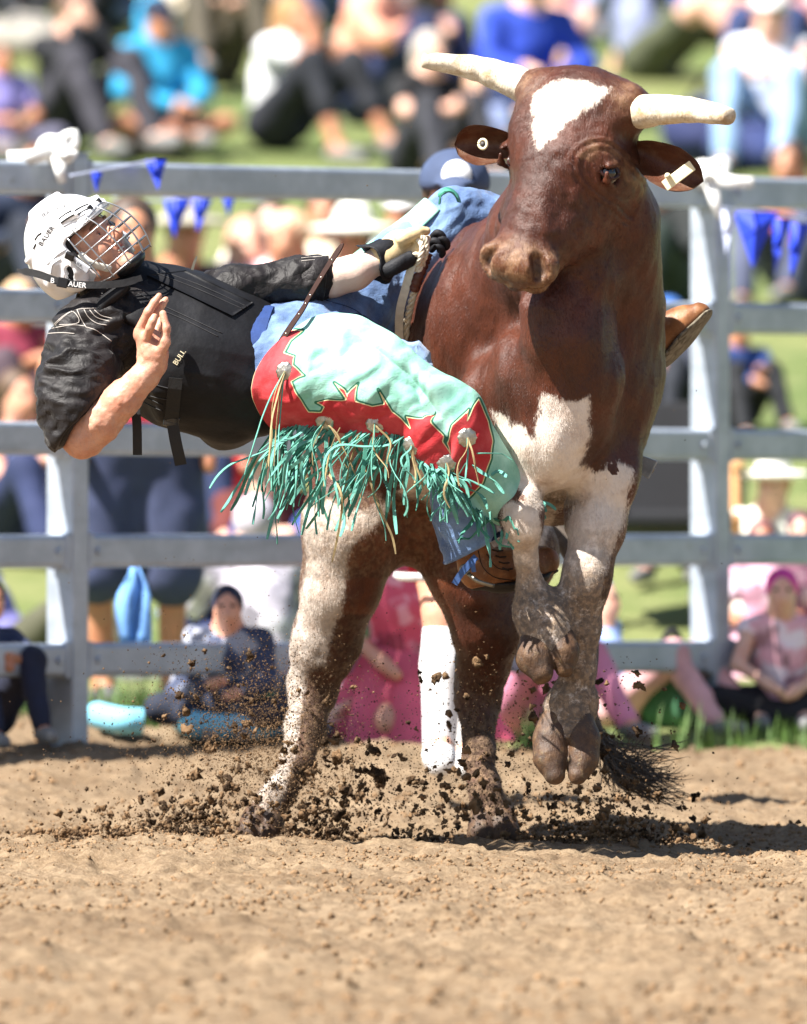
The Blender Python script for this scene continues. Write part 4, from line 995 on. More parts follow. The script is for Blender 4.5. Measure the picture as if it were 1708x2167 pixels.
# cage
def cg(th, u):
    w = math.sqrt(max(0.02, 1-((u+.035)/.150)**2)); return K(.012+.158*w*math.cos(th), u, .112*w**.6*math.sin(th))
HZ = [.052, .022, -.010, -.042, -.074, -.100]
for i, u in enumerate(HZ):
    lim = R(74 if i < 4 else 66)
    V, F = tube([cg(t, u) for t in np.linspace(-lim, lim, 34)], .0021, 6); obj('cage_wire', V, F, M_WIRE, helmet)
for th in (-62, -38, -13, 13, 38, 62):
    V, F = tube([cg(R(th), u)+nrm(cg(R(th), u)-HC)*.003 for u in np.linspace(.066, -.104, 26)], .0021, 6); obj('cage_wire', V, F, M_WIRE, helmet)
V, F = tube([cg(t, .066-.012*abs(math.sin(t)))+hf*.001 for t in np.linspace(-R(60), R(60), 26)], .0024, 6); obj('cage_wire', V, F, M_WIRE, helmet)
for q in (1, -1):
    V, F = tube([cg(R(74)*q, u) for u in np.linspace(.052, -.085, 14)], .0024, 6); obj('cage_wire', V, F, M_WIRE, helmet)
    V, F = tube(spline([cg(R(66)*q, -.100), K(.03, -.090, .085*q), K(.0, -.060, .105*q)], 12), .0022, 6); obj('cage_wire', V, F, M_WIRE, helmet)
    p = K(.114, .074, .026*q); V, F = box(p, [hf, hu, hr], (.010, .007, .005)); o = obj('cage_clip', V, F, M_BLK, helmet, smooth_=False); bevel(o, .002)
    p = K(.035, .010, .116*q); d = nrm(hu*.62-hf*.35); V, F = box(p+hr*q*.006, [d, np.cross(hr, d), hr], (.013, .010, .006)); o = obj('cage_clip', V, F, M_BLK, helmet, smooth_=False); bevel(o, .003)
    d = nrm(-hu*.9+hf*.28); p = K(.042, -.020, .118*q); V, F = box(p+hr*q*.004, [d, np.cross(hr, d), hr], (.032, .010, .003)); o = obj('cage_arm', V, F, plain('clear_grey_plastic', '#c2c8d2', .2), helmet, smooth_=False); bevel(o, .0025)
    # white jaw pads
    V, F = tube(spline([K(.045, .0, .094*q), K(.052, -.04, .092*q), K(.070, -.085, .066*q)], 14), [.008]+[.011]*12+[.008], 10, (hr, .5)); obj('jaw_pad', V, F, plain('white_foam', '#dcd8cc', .7), helmet)
# chin cup and straps
S = Field(K(.09, -.105)-.08, K(.09, -.105)+.08, .004); S.ell(K(.085, -.105), HAX, (.045, .022, .052), .01); S.ell(K(.080, -.092), HAX, (.040, .020, .040), .01, op='sub')
V, F = S.mesh(); obj('chin_cup', V, F, M_BLK, helmet)
q = [P(36, 572, -.93), P(80, 580, -.955), P(130, 597, -.965), P(185, 603, -.965), P(255, 600, -.95), P(300, 588, -.93)]
V, F = ribbon(spline(q, 40), [.010]*3+[.019]*34+[.016]*3, .003, np.array([-.1, .15, 1])); st = obj('chin_strap', V, F, M_WEB, helmet, smooth_=False)
V, F = box(P(132, 598, -.968), [nrm([1, 0, -.2]), [0, -1, 0], nrm([.2, 0, 1])], (.014, .003, .013)); o = obj('strap_slide', V, F, M_BLK, helmet, smooth_=False); bevel(o, .002)
M_PRW = plain('white_print', '#e6e6e6', .6); M_PRB = plain('dark_print', '#2a2a2e', .5)
dl = nrm([1, 0, -.12]); lettering('B', .019, P(106, 598, -.971), dl, np.cross([0, -1, 0], dl), [0, -1, 0], None, M_PRW, st)
lettering('AUER', .019, P(144, 605, -.974), dl, np.cross([0, -1, 0], dl), [0, -1, 0], None, M_PRW, st)
# lettering on the shell (seen from the right of the rider)
def shell_text(s, size, x, y, ang, squash=1.15):
    d = np.array([math.cos(R(ang)), 0, math.sin(R(ang))]); o = on(tree_h, x, y)
    if o is None: o = P(x, y, -.95)
    return lettering(s, size, o, d, np.cross([0, -1, 0], d), [0, -1, 0], tree_h, M_PRB, helmet, .0012, squash)
dnt = nrm(hu*.72+hr*.70); lettering('BAUER', .0185, K(.012, .140, .075), hf, np.cross(dnt, hf), dnt, tree_h, M_PRB, helmet, .0012, 1.15); shell_text('BAUER', .0175, 88, 522, 55)
M_SLOT = plain('dark_slot', '#141416', .7)
for ln in ([(124, 464), (137, 454), (151, 446)], [(129, 472), (143, 462), (157, 454)], [(158, 446), (172, 438), (187, 432)], [(164, 454), (176, 447), (190, 440)], [(74, 508), (80, 499), (88, 493)], [(71, 526), (74, 520), (76, 516)]):
    stitch(helmet, tree_h, ln, .0026, 12, M_SLOT, 'vent_slot', .0004)
dl = nrm(-hu*.9+hf*.28); lettering('BAUER', .0125, K(.030, .004, .118)+hr*.0085, dl, np.cross(hr, dl), hr, None, M_PRB, helmet)
for ln in ([(133, 480), (180, 452)], [(142, 502), (215, 462), (262, 432)], [(100, 560), (128, 535), (165, 516)], [(108, 580), (112, 560), (128, 548)]):
    stitch(helmet, tree_h, [ln[0], ((ln[0][0]+ln[-1][0])/2, (ln[0][1]+ln[-1][1])/2), ln[-1]] if len(ln) == 2 else ln, .0010, 20, plain('shell_seam', '#9a9ca2', .5), 'seam')

# ---------------------------------------------------------------- chaps
def Q2(x, y): return (478.2+x*.42, 683.2+y*.42)
RED = [[(390, 45), (330, 95), (296, 150), (350, 172), (342, 215), (398, 268), (335, 300), (365, 362), (390, 400), (425, 452), (485, 450), (500, 425), (455, 398), (610, 382), (540, 290), (600, 335), (655, 460), (672, 600), (260, 560), (120, 470), (80, 330), (100, 200), (170, 110), (270, 40)],
       [(612, 365), (668, 300), (655, 392), (735, 413), (797, 405), (770, 338), (835, 440), (880, 472), (925, 520), (905, 463), (985, 475), (1028, 418), (1030, 500), (1090, 560), (1085, 590), (1125, 650), (1150, 740), (1130, 800), (1000, 730), (900, 690), (830, 600), (800, 590), (670, 590)],
       [(1275, 390), (1320, 500), (1342, 600), (1335, 690), (1290, 800), (1200, 905), (1170, 830), (1150, 740), (1125, 650), (1100, 590), (1140, 510), (1225, 440), (1212, 492)]]
RED = [[Q2(*p) for p in poly] for poly in RED]
m = NT('chaps_leather')
d = m.attr('red'); tn_ = m.noise(9, 5, .65)
teal = m.mix(m.ramp(tn_, .35, .68), lin('#7ab5a3'), lin('#9fcfc0')); teal = m.mix(m.math('MULTIPLY', m.ramp(m.noise(50, 5, .75), .55, .75), .3), teal, lin('#b5d9cc'))
red = m.mix(m.ramp(m.noise(14, 4), .35, .7), lin('#b23036'), lin('#c44a4e'))
c = m.mix(m.ramp(d, .3, -.3), teal, red)
c = m.mix(m.math('MULTIPLY', m.ramp(d, -.5, .2), m.ramp(d, 4.2, 3.6)), c, lin('#2f6a55'))
c = m.mix(m.math('MULTIPLY', m.ramp(d, -1.6, -1.2), m.ramp(d, .7, .2)), c, lin('#d9cfa0'))
c = m.mix(m.math('MULTIPLY', m.ramp(m.noise(120, 3, .8), .66, .72), .4), c, lin('#6f6a5a'))
h = m.math('MULTIPLY', m.ramp(d, 1.5, -1.0), 1.0)
cr = m.math('ABSOLUTE', m.math('SUBTRACT', m.noise(13, 4, .65, m.scaled((1, 1, 1.6)), 1.2), .5))
M_CHAPS = m.done(c, .68, m.bump(m.noise(150, 4), .3, .002, m.bump(m.ramp(cr, .0, .05), .16, .004, m.bump(h, .6, .003))), spec=.2)
chaps = bpy.data.objects.new('chaps', None); COL.objects.link(chaps); chaps.parent = rider; chaps['label'] = 'teal and red fringed leather chaps'
def interp_poly(pts, n):
    return spline([(a, b, 0) for a, b in pts], n)[:, :2]
NU, NVV = 190, 90
top = [(618, 704), (662, 672), (715, 664), (770, 674), (838, 712), (893, 762), (946, 797), (1012, 836), (1044, 905), (1090, 982), (1128, 1046)]
bot = [(572, 900), (612, 907), (660, 910), (736, 914), (800, 926), (842, 915), (872, 962), (936, 1003), (956, 1020), (985, 1066), (1066, 1116)]
cd = [-.78, -.82, -.86, -.90, -.955, -.98, -1.0, -1.0, -.98, -.94, -.90]
rd = [.165, .150, .140, .130, .118, .112, .105, .100, .095, .092, .092]
T_ = interp_poly(top, NU); B_ = interp_poly(bot, NU); ts = np.linspace(0, 1, NU)*(len(cd)-1)
CD = np.interp(ts, range(len(cd)), cd); RD = np.interp(ts, range(len(rd)), rd)
rows = np.linspace(-.10, 1, NVV)
G = np.zeros((NU, NVV, 3)); uvp = np.zeros((NU, NVV, 2))
for j, v in enumerate(rows):
    vv = max(v, 0); xy = T_*(1-vv)+B_*vv
    # yoke: round left edge
    ang = (vv-.45)*math.pi*(.86 if vv < .45 else .56)
    dep = CD-RD*np.cos(ang)
    if v < 0: dep = CD-RD*math.cos(-.45*math.pi*.86)+(-v)*.9; xy = T_+np.array([0, 60])*(-v)
    for i in range(NU): G[i, j] = P(xy[i, 0], xy[i, 1], dep[i]); uvp[i, j] = xy[i]
# rounded left (waist) edge bulging to the left, and folds
for i in range(NU):
    t = i/(NU-1)
    if t < .12:
        k = 1-t/.12
        for j, v in enumerate(rows):
            vv = min(max(v, 0), 1); dx = -62*math.sin(math.pi*vv)**.8*k*k
            G[i, j] = G[i, j]+np.array([dx/PXM, 0, 0]); uvp[i, j, 0] += dx
Gf = G.reshape(-1, 3); uv = uvp.reshape(-1, 2)
def ridge(pts, w, amp):
    p = interp_poly(pts, 40); dmin = np.full(len(uv), 1e9); tt = np.zeros(len(uv))
    for k, q in enumerate(p):
        dd = np.hypot(uv[:, 0]-q[0], uv[:, 1]-q[1]); b = dd < dmin; dmin[b] = dd[b]; tt[b] = k/39
    return amp*np.exp(-(dmin/w)**2)*np.sin(np.clip(tt, .04, .96)*math.pi)**.5
disp = ridge([(880, 800), (915, 818), (960, 812), (1000, 830)], 22, .030)-ridge([(872, 790), (898, 850), (930, 880)], 15, .034)
disp += ridge([(745, 700), (830, 745), (905, 800)], 18, .018)-ridge([(740, 720), (800, 765), (860, 800), (905, 850)], 15, .022)
disp += ridge([(735, 690), (722, 760), (736, 830)], 14, .018)-ridge([(700, 720), (705, 790), (730, 850)], 16, .018)
disp += ridge([(660, 760), (640, 820), (650, 880)], 20, .010)-ridge([(655, 700), (660, 745), (652, 790)], 12, .012)
disp += ridge([(1005, 850), (1020, 930), (990, 1030)], 14, .012)-ridge([(930, 880), (948, 940), (945, 1000)], 12, .016)
disp += .005*fbm(np.stack([uv[:, 0]/120, uv[:, 1]/80, uv[:, 0]*0], 1), 1.0, 3)+.006*(.5-np.abs(fbm(np.stack([(uv[:, 0]+uv[:, 1])/40, (uv[:, 0]-uv[:, 1])/160, uv[:, 0]*0+3], 1), 1.0, 2))*1.5)+.006*(.55-np.abs(fbm(np.stack([(uv[:, 0]*.9+uv[:, 1]*.5)/62, (uv[:, 1]-uv[:, 0]*.6)/240, uv[:, 0]*0+8], 1), 1.0, 2))*1.7)
tk = np.tile(np.linspace(0, 1, NVV), NU); lowe = np.clip((tk-.75)/.25, 0, 1)
disp += .012*lowe*np.sin(uv[:, 0]/24)
nv_ = np.array([-.35, -.80, .45]); Gf = Gf+nrm(nv_)*disp[:, None]
# keep the leather clear of the denim
hit_t = tree_jeans
for i in range(len(Gf)):
    p = Gf[i]; a = np.array([p[0], p[1]-.6, p[2]]); h_ = hit_t.ray_cast(Vector(a), Vector((0, 1, 0)), .75)
    if h_[0] is not None and p[1] > h_[0][1]-.010 and tk[i] > .12: Gf[i, 1] = h_[0][1]-.010
Gs = smooth(Gf, (lambda ii: np.stack([ii, ii+1, ii+1+NVV, ii+NVV], 1))(np.arange((NU-1)*NVV).reshape(NU-1, NVV)[:, :-1].ravel()), 2, .5)
ii = np.arange((NU-1)*NVV).reshape(NU-1, NVV)[:, :-1].ravel(); Fq = np.stack([ii, ii+NVV, ii+1+NVV, ii+1], 1)
rdist = np.min([poly_sd(uv, p) for p in RED], 0)
leg = obj('leather_leg', Gs, Fq, M_CHAPS, chaps, dict(red=rdist))
so_ = leg.modifiers.new('thick', 'SOLIDIFY'); so_.thickness = .0035; so_.offset = -1
tree_c = BVHTree.FromPolygons([tuple(v) for v in Gs], [tuple(map(int, q)) for q in Fq])
Gg = Gs.reshape(NU, NVV, 3)
M_PIPE = plain('cream_edge_leather', '#c8b58c', .7)
e = Gg[:4, 9:, :].mean(0); V, F = tube(Gg[0, 9:], .0022, 6); obj('edge_piping', V, F, M_PIPE, chaps)
# leather over the shin, hanging past the fold (plain teal side piece)
# left leg: leather over the far thigh and knee
def tube_patch(pts, rads, t0, t1, nu, nv, off):
    p = spline(pts, nu); r = np.interp(np.linspace(0, 1, nu), np.linspace(0, 1, len(rads)), rads); G = []
    for i in range(nu):
        T = nrm(p[min(i+1, nu-1)]-p[max(i-1, 0)]); a = nrm(np.cross(T, [0, -1, 0])); a = a if a[2] > 0 else -a; b = np.array([0, -1.0, 0]); b = nrm(b-T*(b@T))
        for j in range(nv):
            t = t0+(t1-t0)*j/(nv-1); G.append(p[i]+(a*math.sin(t)+b*math.cos(t))*(r[i]+off))
    return np.array(G)
pl = [P(700, 690, -.55), P(760, 645, -.45), P(860, 560, -.36), P(950, 474, -.34)]
nu, nv = 60, 40; G2 = tube_patch(pl, [.112, .105, .090, .076], R(28), R(150), nu, nv, .016)
G2 = G2+.004*np.stack([vnoise(G2, 14), vnoise(G2, 14, 5), vnoise(G2, 14, 9)], 1)
ii = np.arange((nu-1)*nv).reshape(nu-1, nv)[:, :-1].ravel(); F2 = np.stack([ii, ii+nv, ii+1+nv, ii+1], 1)
p2 = proj(G2); rd2 = poly_sd(p2, [(915, 500), (930, 482), (934, 490), (956, 470), (975, 480), (990, 505), (950, 545), (918, 525)])
lg2 = obj('leather_leg', G2, F2, M_CHAPS, chaps, dict(red=rd2)); s2 = lg2.modifiers.new('thick', 'SOLIDIFY'); s2.thickness = .0035
V, F = ribbon(spline([P(930, 432, -.50), P(934, 412, -.50), P(950, 405, -.48), P(966, 414, -.46), P(972, 428, -.46)], 16), .045, .004, np.array([.1, 1, .2])); obj('leather_loop', V, F, plain('green_leather', '#3f8a74', .6), chaps, smooth_=False)
# conchos: fluted silver discs with lacing
M_SILV = plain('worn_silver', '#b9b4a8', .32, .9, var=.25, sc=120, bstr=.4, bd=.002)
M_TEALS = plain('teal_suede', '#5f9f90', .9, var=.22, sc=30, bstr=.3)
M_TEALD = plain('deep_teal_suede', '#41806f', .9, var=.22, sc=30, bstr=.3)
M_RAW = plain('raw_hide_lace', '#97845c', .75, var=.3, sc=40)
rs = np.random.RandomState(21)
def chap_at(x, y, lift=.004):
    p = on(tree_c, x, y, lift=lift); return p
cons = []
for (x, y) in ((300, 245), (500, 492), (752, 505), (940, 615), (1112, 705), (1215, 578)):
    X_, Y_ = Q2(x, y); p = chap_at(X_, Y_, .002)
    if p is None: continue
    px = [chap_at(X_+dx, Y_+dy, .002) for dx, dy in ((8, 0), (0, 8))]
    n = nrm(np.cross(px[0]-p, px[1]-p)) if all(q is not None for q in px) else np.array([0, -1, 0.]); n = n if n[1] < 0 else -n
    n = nrm(n+np.array([0, -1.8, 0])); u = nrm(np.cross(n, [0, 0, 1])); v = np.cross(n, u); V = []; F = []
    rad = [(.0, .0075), (.005, .0075), (.008, .006), (.016, .0068), (.0205, .0048), (.0245, .002), (.0255, .0)]
    K_ = 40
    for r_, h_ in rad:
        for k in range(K_):
            t = 2*math.pi*k/K_; fl_ = 1+(.05*math.cos(10*t) if r_ > .012 else 0); V.append(p+n*(h_+(.0008*math.cos(20*t) if r_ > .006 else 0))+(u*math.cos(t)+v*math.sin(t))*r_*fl_)
    F = [[i*K_+k, i*K_+(k+1) % K_, (i+1)*K_+(k+1) % K_, (i+1)*K_+k] for i in range(len(rad)-1) for k in range(K_)]
    cons.append((p, n)); co = obj('concho', np.array(V), F, M_SILV, chaps)
# fringe
def strand(p0, dirs, L, w, mat, curl=1.0, name='fringe_strand', n=11):
    p = [np.array(p0, float)]; d = nrm(dirs); a = rs.rand()*6.28; ax = nrm(np.cross(d, rs.randn(3))); sw = rs.randn()*.9*curl
    for k in range(n-1):
        st = L/(n-1); t = k/(n-1)
        d = nrm(d+ax*sw*.34*math.cos(a+t*6.0)+np.array([0, 0, -1])*.14*rs.rand()+rs.randn(3)*.05*curl); p.append(p[-1]+d*st)
    p = np.array(p); q = spline(p, 20); sd0 = nrm(np.cross(d, [0, 1, 0.2])); tw = rs.randn()*2.2*curl; side = []
    b = nrm(np.cross(nrm(q[1]-q[0]), [0, 1, .1])); c = np.array([0, 1, .1])
    for k in range(20): side.append(b*math.cos(tw*k/19+a)+c*math.sin(tw*k/19+a))
    W = np.full(20, w); W[-2:] *= [.85, .6]
    V, F = ribbon(q, W, .0020, np.array(side)); return obj(name, V, F, mat, chaps, smooth_=False)
def edge_pt(i): return Gg[int(i), -1]
for k in range(78):    # along the outer edge
    i = int(4+(NU-60)*k/77+rs.randn()*1.5); i = min(max(i, 0), NU-1); p = edge_pt(i)+np.array([0, .003*rs.randn(), .004]); x = proj(p[None])[0, 0]
    wind = np.array([-.45-.4*rs.rand(), -.2+.4*rs.rand(), -.85]) if rs.rand() < .3 else np.array([-.05+.28*rs.randn(), -.1+.25*rs.randn(), -1.0])
    if x > 860: wind = np.array([.5+.3*rs.randn(), -.25*rs.rand(), -.55])
    L = (.12+.19*rs.rand()) if x < 860 else (.09+.07*rs.rand())
    strand(p, wind, L, .0065+.005*rs.rand(), M_TEALS if rs.rand() < .6 else M_TEALD, .9)
for k in range(26):    # long ones streaming back to the left
    i = int(6+rs.rand()*95); p = edge_pt(i)+np.array([0, -.006, .006])
    strand(p, np.array([-.45-.7*rs.rand(), -.3*rs.rand(), -.8]), .20+.11*rs.rand(), .0075+.003*rs.rand(), M_TEALS, 1.1)
for k in range(46):    # bunched over the shin and round the bottom
    i = int(NU-72+72*rs.rand()); i = min(i, NU-1); j = NVV-1-int((rs.rand()**2)*7); p = Gg[i, j]+np.array([0, -.006, 0])
    strand(p, np.array([.25+.6*rs.randn(), -.8*rs.rand(), -.5+.3*rs.randn()]), .08+.08*rs.rand(), .0065+.004*rs.rand(), M_TEALS if rs.rand() < .7 else M_TEALD, 1.6)
for k in range(34):    # bottom hem of the leg
    j = int(8+(NVV-9)*k/33); p = Gg[-1, j]+np.array([0, -.004, 0]); strand(p, np.array([.5+.4*rs.randn(), -.4*rs.rand(), -.6]), .045+.04*rs.rand(), .008, M_TEALS, 1.2)
for (x, y, dx, dz, L) in ((1000, 985, .5, -.4, .12), (1010, 960, .6, .2, .10), (985, 1010, -.6, -.2, .11), (1040, 1005, .8, .35, .06)): 
    p = chap_at(x, y, .006)
    if p is not None: strand(p, np.array([dx, -.3, dz]), L, .009, M_TEALS, 1.2)
# lacing from the conchos
for ci, (p, n) in enumerate(cons):
    for k in range(3 if ci not in (0,) else 5):
        strand(p+n*.009, np.array([.25*rs.randn()+(-.1 if ci == 0 else .2), -.5, -.9]), (.26 if ci == 0 else .10)+.09*rs.rand(), .0045, M_RAW if k % 2 == 0 else M_TEALS, .8, 'lace')
for (x, y, dx, L) in ((720, 905, -.5, .16), (700, 905, .5, .20), (760, 920, -.3, .34), (690, 990, .25, .16), (770, 990, .5, .24)):
    p = P(x, y, -1.02); strand(p, np.array([dx, -.1, -.9]), L, .0055, M_RAW, .7, 'lace')
# strap with holes standing up from the belt
M_BRN = plain('dark_brown_strap', '#33211c', .75, var=.2, sc=40, spec=.15)
q = spline([P(578, 765, -.935), P(600, 715, -.93), P(640, 655, -.90), P(655, 628, -.86), P(690, 570, -.81), P(726, 515, -.78)], 40)
V, F = ribbon(q, [.017]*37+[.016, .013, .006], .0035, np.array([.83, -.1, .5])); ls = obj('leather_strap', V, F, M_BRN, chaps, smooth_=False)
for k in range(4, 36, 5):
    V, F = tube([q[k]+np.array([0, -.006, 0]), q[k]+np.array([0, .0, 0])], [.0026, .0026], 8); obj('eyelet', V, F, M_SILV, ls)
# far strap end of the vest
V, F = ribbon(spline([P(405, 578, -.72), P(410, 560, -.72), P(417, 541, -.72)], 10), [.007]*8+[.005, .002], .002, np.array([1, 0, .3])); obj('strap_end', V, F, M_DULL, vest, smooth_=False)
def PR(x, y, d=0.0): return P(x, y, d+.125)
def pcr(*a): return [(PR(x, y, d), r) for x, y, d, r in a]
# ---------------------------------------------------------------- glove on the rope hand
M_GLV = plain('cream_glove_leather', '#c9b288', .6, var=.15, sc=30, bstr=.3); M_GLB = plain('black_glove_leather', '#1b1c21', .65, var=.3, sc=40, bstr=.4, bd=.004, spec=.3)
S = Field(PR(750, 640, -.95), PR(960, 440, -.45), .0036)
S.chain(pcr((812, 546, -.76, .043), (845, 522, -.74, .040), (875, 512, -.71, .036)), .02)
S.chain(pcr((850, 508, -.78, .020), (872, 496, -.79, .017), (888, 490, -.79, .015), (902, 489, -.785, .012)), .008)
for k, (x, y) in enumerate(((892, 522), (886, 536), (878, 549))): S.chain(pcr((868, 518+k*9, -.735, .016), (x-4, y-10, -.775, .0155), (x+4, y+8, -.775, .014)), .005)
V, F = S.mesh(); V = smooth(V, F, 1, .4); V = V+.0016*fbm(V, 45, 2)[:, None]; glove = obj('glove', V, F, M_GLV, rider)
V = []; F = []; th = np.linspace(0, 2*math.pi, 33)[:-1]; ax_ = nrm(PR(845, 522, -.74)-PR(790, 556, -.765)); u_ = nrm(np.cross(ax_, [0, -1, 0])); w_ = np.cross(ax_, u_)
for i, (s0, rr) in enumerate(((.035, .042), (.0, .046), (-.02, .054), (-.026, .058), (-.02, .054), (.0, .043))):
    c0 = PR(806, 549, -.758)+ax_*s0
    for t in th: V.append(c0+rr*(1+.10*math.sin(2*t+1)+.05*math.sin(5*t))*(u_*math.cos(t)+w_*math.sin(t))+ax_*.012*math.sin(t*3+1))
for i in range(5):
    for k in range(32): F.append([i*32+k, i*32+(k+1) % 32, (i+1)*32+(k+1) % 32, (i+1)*32+k])
o = obj('glove_cuff', np.array(V), F, M_GLB, glove); s3 = o.modifiers.new('thick', 'SOLIDIFY'); s3.thickness = .003
V, F = tube(spline([PR(812, 575, -.79), PR(840, 562, -.80), PR(868, 548, -.785), PR(885, 540, -.77)], 18), [.012]+[.021]*6+[.020]*6+[.014]*5, 12); V = V+.004*fbm(V, 28, 2)[:, None]*np.array([.5, -1, .8]); obj('glove_palm', V, F, M_GLB, glove)
for k, (x, y) in enumerate(((932, 500), (940, 512), (925, 517), (930, 528))):
    V, F = tube(spline([PR(x-18, y+2, -.72), PR(x-6, y-8, -.74), PR(x+6, y+2, -.735), PR(x+4, y+16, -.72)], 14), [.008]+[.0095]*11+[.008, .005], 10); obj('glove_finger', V, F, M_GLB, glove)
# ---------------------------------------------------------------- bull rope
tree_b = BVHTree.FromPolygons([tuple(v.co+body.location+bull.location) for v in body.data.vertices], [tuple(p.vertices) for p in body.data.polygons])
rope = thing('bull_rope', 'braided white rope with brown handle round the bull behind its shoulder', 'rope', PR(880, 560, -.6))
M_ROPE = plain('white_braided_rope', '#ddd0ba', .85, var=.22, sc=60, bstr=.6, bd=.003); M_HAND = plain('brown_rope_wrap', '#5a2f22', .55, var=.3, sc=60, bstr=.5)
def braid(pts, r, mat, name, n=110, tw=26):
    p = spline(pts, n); parts = []
    T = np.gradient(p, axis=0); 
    for k in range(3):
        q = []
        for i in range(n):
            t = nrm(T[i]); a = nrm(np.cross(t, [0, -1, .01])); b = np.cross(t, a); ph = tw*i/n*2+k*2*math.pi/3
            q.append(p[i]+r*.55*(a*math.cos(ph)+b*math.sin(ph)*.8))
        parts.append(tube(q, r*.62, 6))
    V, F = join(parts); return obj(name, V, F, mat, rope)
def onb(x, y, lift): 
    p = on(tree_b, x, y, lift=lift); return p if p is not None else PR(x, y, -.55)
g_pts = [(930, 520), (905, 560), (884, 610), (868, 655), (859, 700), (857, 740), (868, 800), (890, 860)]
braid([PR(905, 500, -.76), PR(896, 530, -.77), PR(886, 575, -.775), PR(877, 615, -.745), PR(867, 655, -.69), PR(860, 700, -.62), PR(862, 760, -.56), onb(884, 840, .010), onb(905, 900, .01)], .009, M_ROPE, 'braided_tail')
q = spline([PR(906, 535, -.745), PR(898, 556, -.745), PR(886, 585, -.775), PR(876, 614, -.755)], 40); r_ = .0135+.0016*np.sin(np.arange(40)*1.25); V, F = tube(q, r_, 12); obj('handle', V, F, M_HAND, rope)
V, F = ribbon(spline([PR(893, 520, -.78), PR(872, 565, -.78), PR(858, 612, -.75), PR(847, 655, -.70), PR(845, 700, -.63), PR(850, 760, -.56)], 30), .022, .006, np.array([1, -.5, .2])); obj('flat_strap', V, F, plain('white_flat_rope', '#ddd5c6', .8), rope, smooth_=False)
for (pts, r0) in (([PR(884, 505, -.79), PR(893, 520, -.80), PR(890, 545, -.80), PR(878, 570, -.77)], .007), ([PR(892, 500, -.80), PR(903, 512, -.80), PR(901, 540, -.79), PR(890, 562, -.76)], .0065), ([PR(868, 545, -.79), PR(880, 538, -.80), PR(893, 548, -.79), PR(896, 565, -.76)], .006)):
    braid(pts, r0, M_ROPE, 'hand_wrap', 40, 8)
# bell hanging off the rope on the far side
bell = thing('cowbell', 'grey steel cowbell swinging out behind the bull foreleg', 'bell', P(1362, 985, -.45))
V = []; F = []
bd = nrm(P(1385, 998, -.45)-P(1340, 975, -.45)); bu = nrm(np.cross(bd, [0, 1, 0])); bw = np.cross(bd, bu)
for s0, hh, ww in ((-.045, .018, .020), (.02, .026, .032), (.024, .026, .032), (.024, .022, .028), (-.04, .015, .016)):
    for a, b in ((-1, -1), (1, -1), (1, 1), (-1, 1)): V.append(P(1365, 986, -.45)+bd*s0+bu*a*hh+bw*b*ww)
F = [[i*4+k, i*4+(k+1) % 4, i*4+4+(k+1) % 4, i*4+4+k] for i in range(4) for k in range(4)]+[[3, 2, 1, 0]]
o = obj('bell_body', np.array(V), F, plain('scuffed_bell_steel', '#8e959b', .45, .5, var=.25), bell, smooth_=False); bevel(o, .003)
V, F = tube([P(1340, 974, -.45)+.014*np.array([math.cos(t), .2, math.sin(t)]) for t in np.linspace(0, 6.28, 14)], .003, 6); obj('hanger', V, F, M_DULL, bell)
V, F = tube([P(1368, 987, -.45), P(1384, 996, -.45)], [.003, .008], 8); obj('clapper', V, F, M_DULL, bell)
# ---------------------------------------------------------------- people watching
def ground_at(xv, yv):
    """spot on the ground seen at a photo position"""
    ds = np.arange(2, 75, .05); s = (CAMD+ds)/CAMD/PXM; z = CAMH+(490-yv)*s; g = gz((xv-854)*s, ds)
    k = int(np.argmax(z <= g)) if (z <= g).any() else len(ds)-1
    return np.array([(xv-854)*s[k], ds[k], g[k]])
POSES = {   # hip, chest, neck, head, shoulder half width; elbow/hand and knee/foot for each side
 'knees': dict(hip=(0, .0, .13), chest=(0, -.03, .42), neck=(0, -.06, .60), head=(0, -.10, .73), el=(.22, -.26, .40), ha=(.06, -.42, .44), kn=(.15, -.40, .45), fo=(.15, -.62, .06)),
 'chin': dict(hip=(0, .0, .13), chest=(0, -.06, .41), neck=(0, -.11, .58), head=(0, -.16, .71), el=(.17, -.34, .46), ha=(.04, -.27, .64), kn=(.16, -.40, .45), fo=(.16, -.62, .06)),
 'cross': dict(hip=(0, .0, .12), chest=(0, -.03, .40), neck=(0, -.05, .58), head=(0, -.08, .71), el=(.24, -.16, .30), ha=(.05, -.34, .22), kn=(.33, -.24, .16), fo=(-.10, -.36, .07)),
 'back': dict(hip=(0, .0, .12), chest=(0, .14, .38), neck=(0, .19, .55), head=(0, .18, .69), el=(.26, .24, .28), ha=(.24, .34, .04), kn=(.15, -.36, .40), fo=(.15, -.66, .06)),
 'stand': dict(hip=(0, .0, .93), chest=(0, -.01, 1.25), neck=(0, -.01, 1.46), head=(0, -.03, 1.60), el=(.25, .02, 1.14), ha=(.24, -.06, .92), kn=(.11, -.02, .50), fo=(.12, .02, .08)),
 'kneel': dict(hip=(0, .0, .26), chest=(0, -.04, .55), neck=(0, -.06, .73), head=(0, -.09, .86), el=(.23, -.10, .44), ha=(.12, -.24, .34), kn=(.12, -.26, .10), fo=(.11, .16, .06)),
}
SKINS = [skin_mat('skin_fair', '#d9a48a'), skin_mat('skin_tan', '#b98466'), skin_mat('skin_pale', '#e2b8a2')]
def scol(h): return cloth('cloth_'+h.strip('#'), h, .85, .18, 200, 2.5)
MH = {}
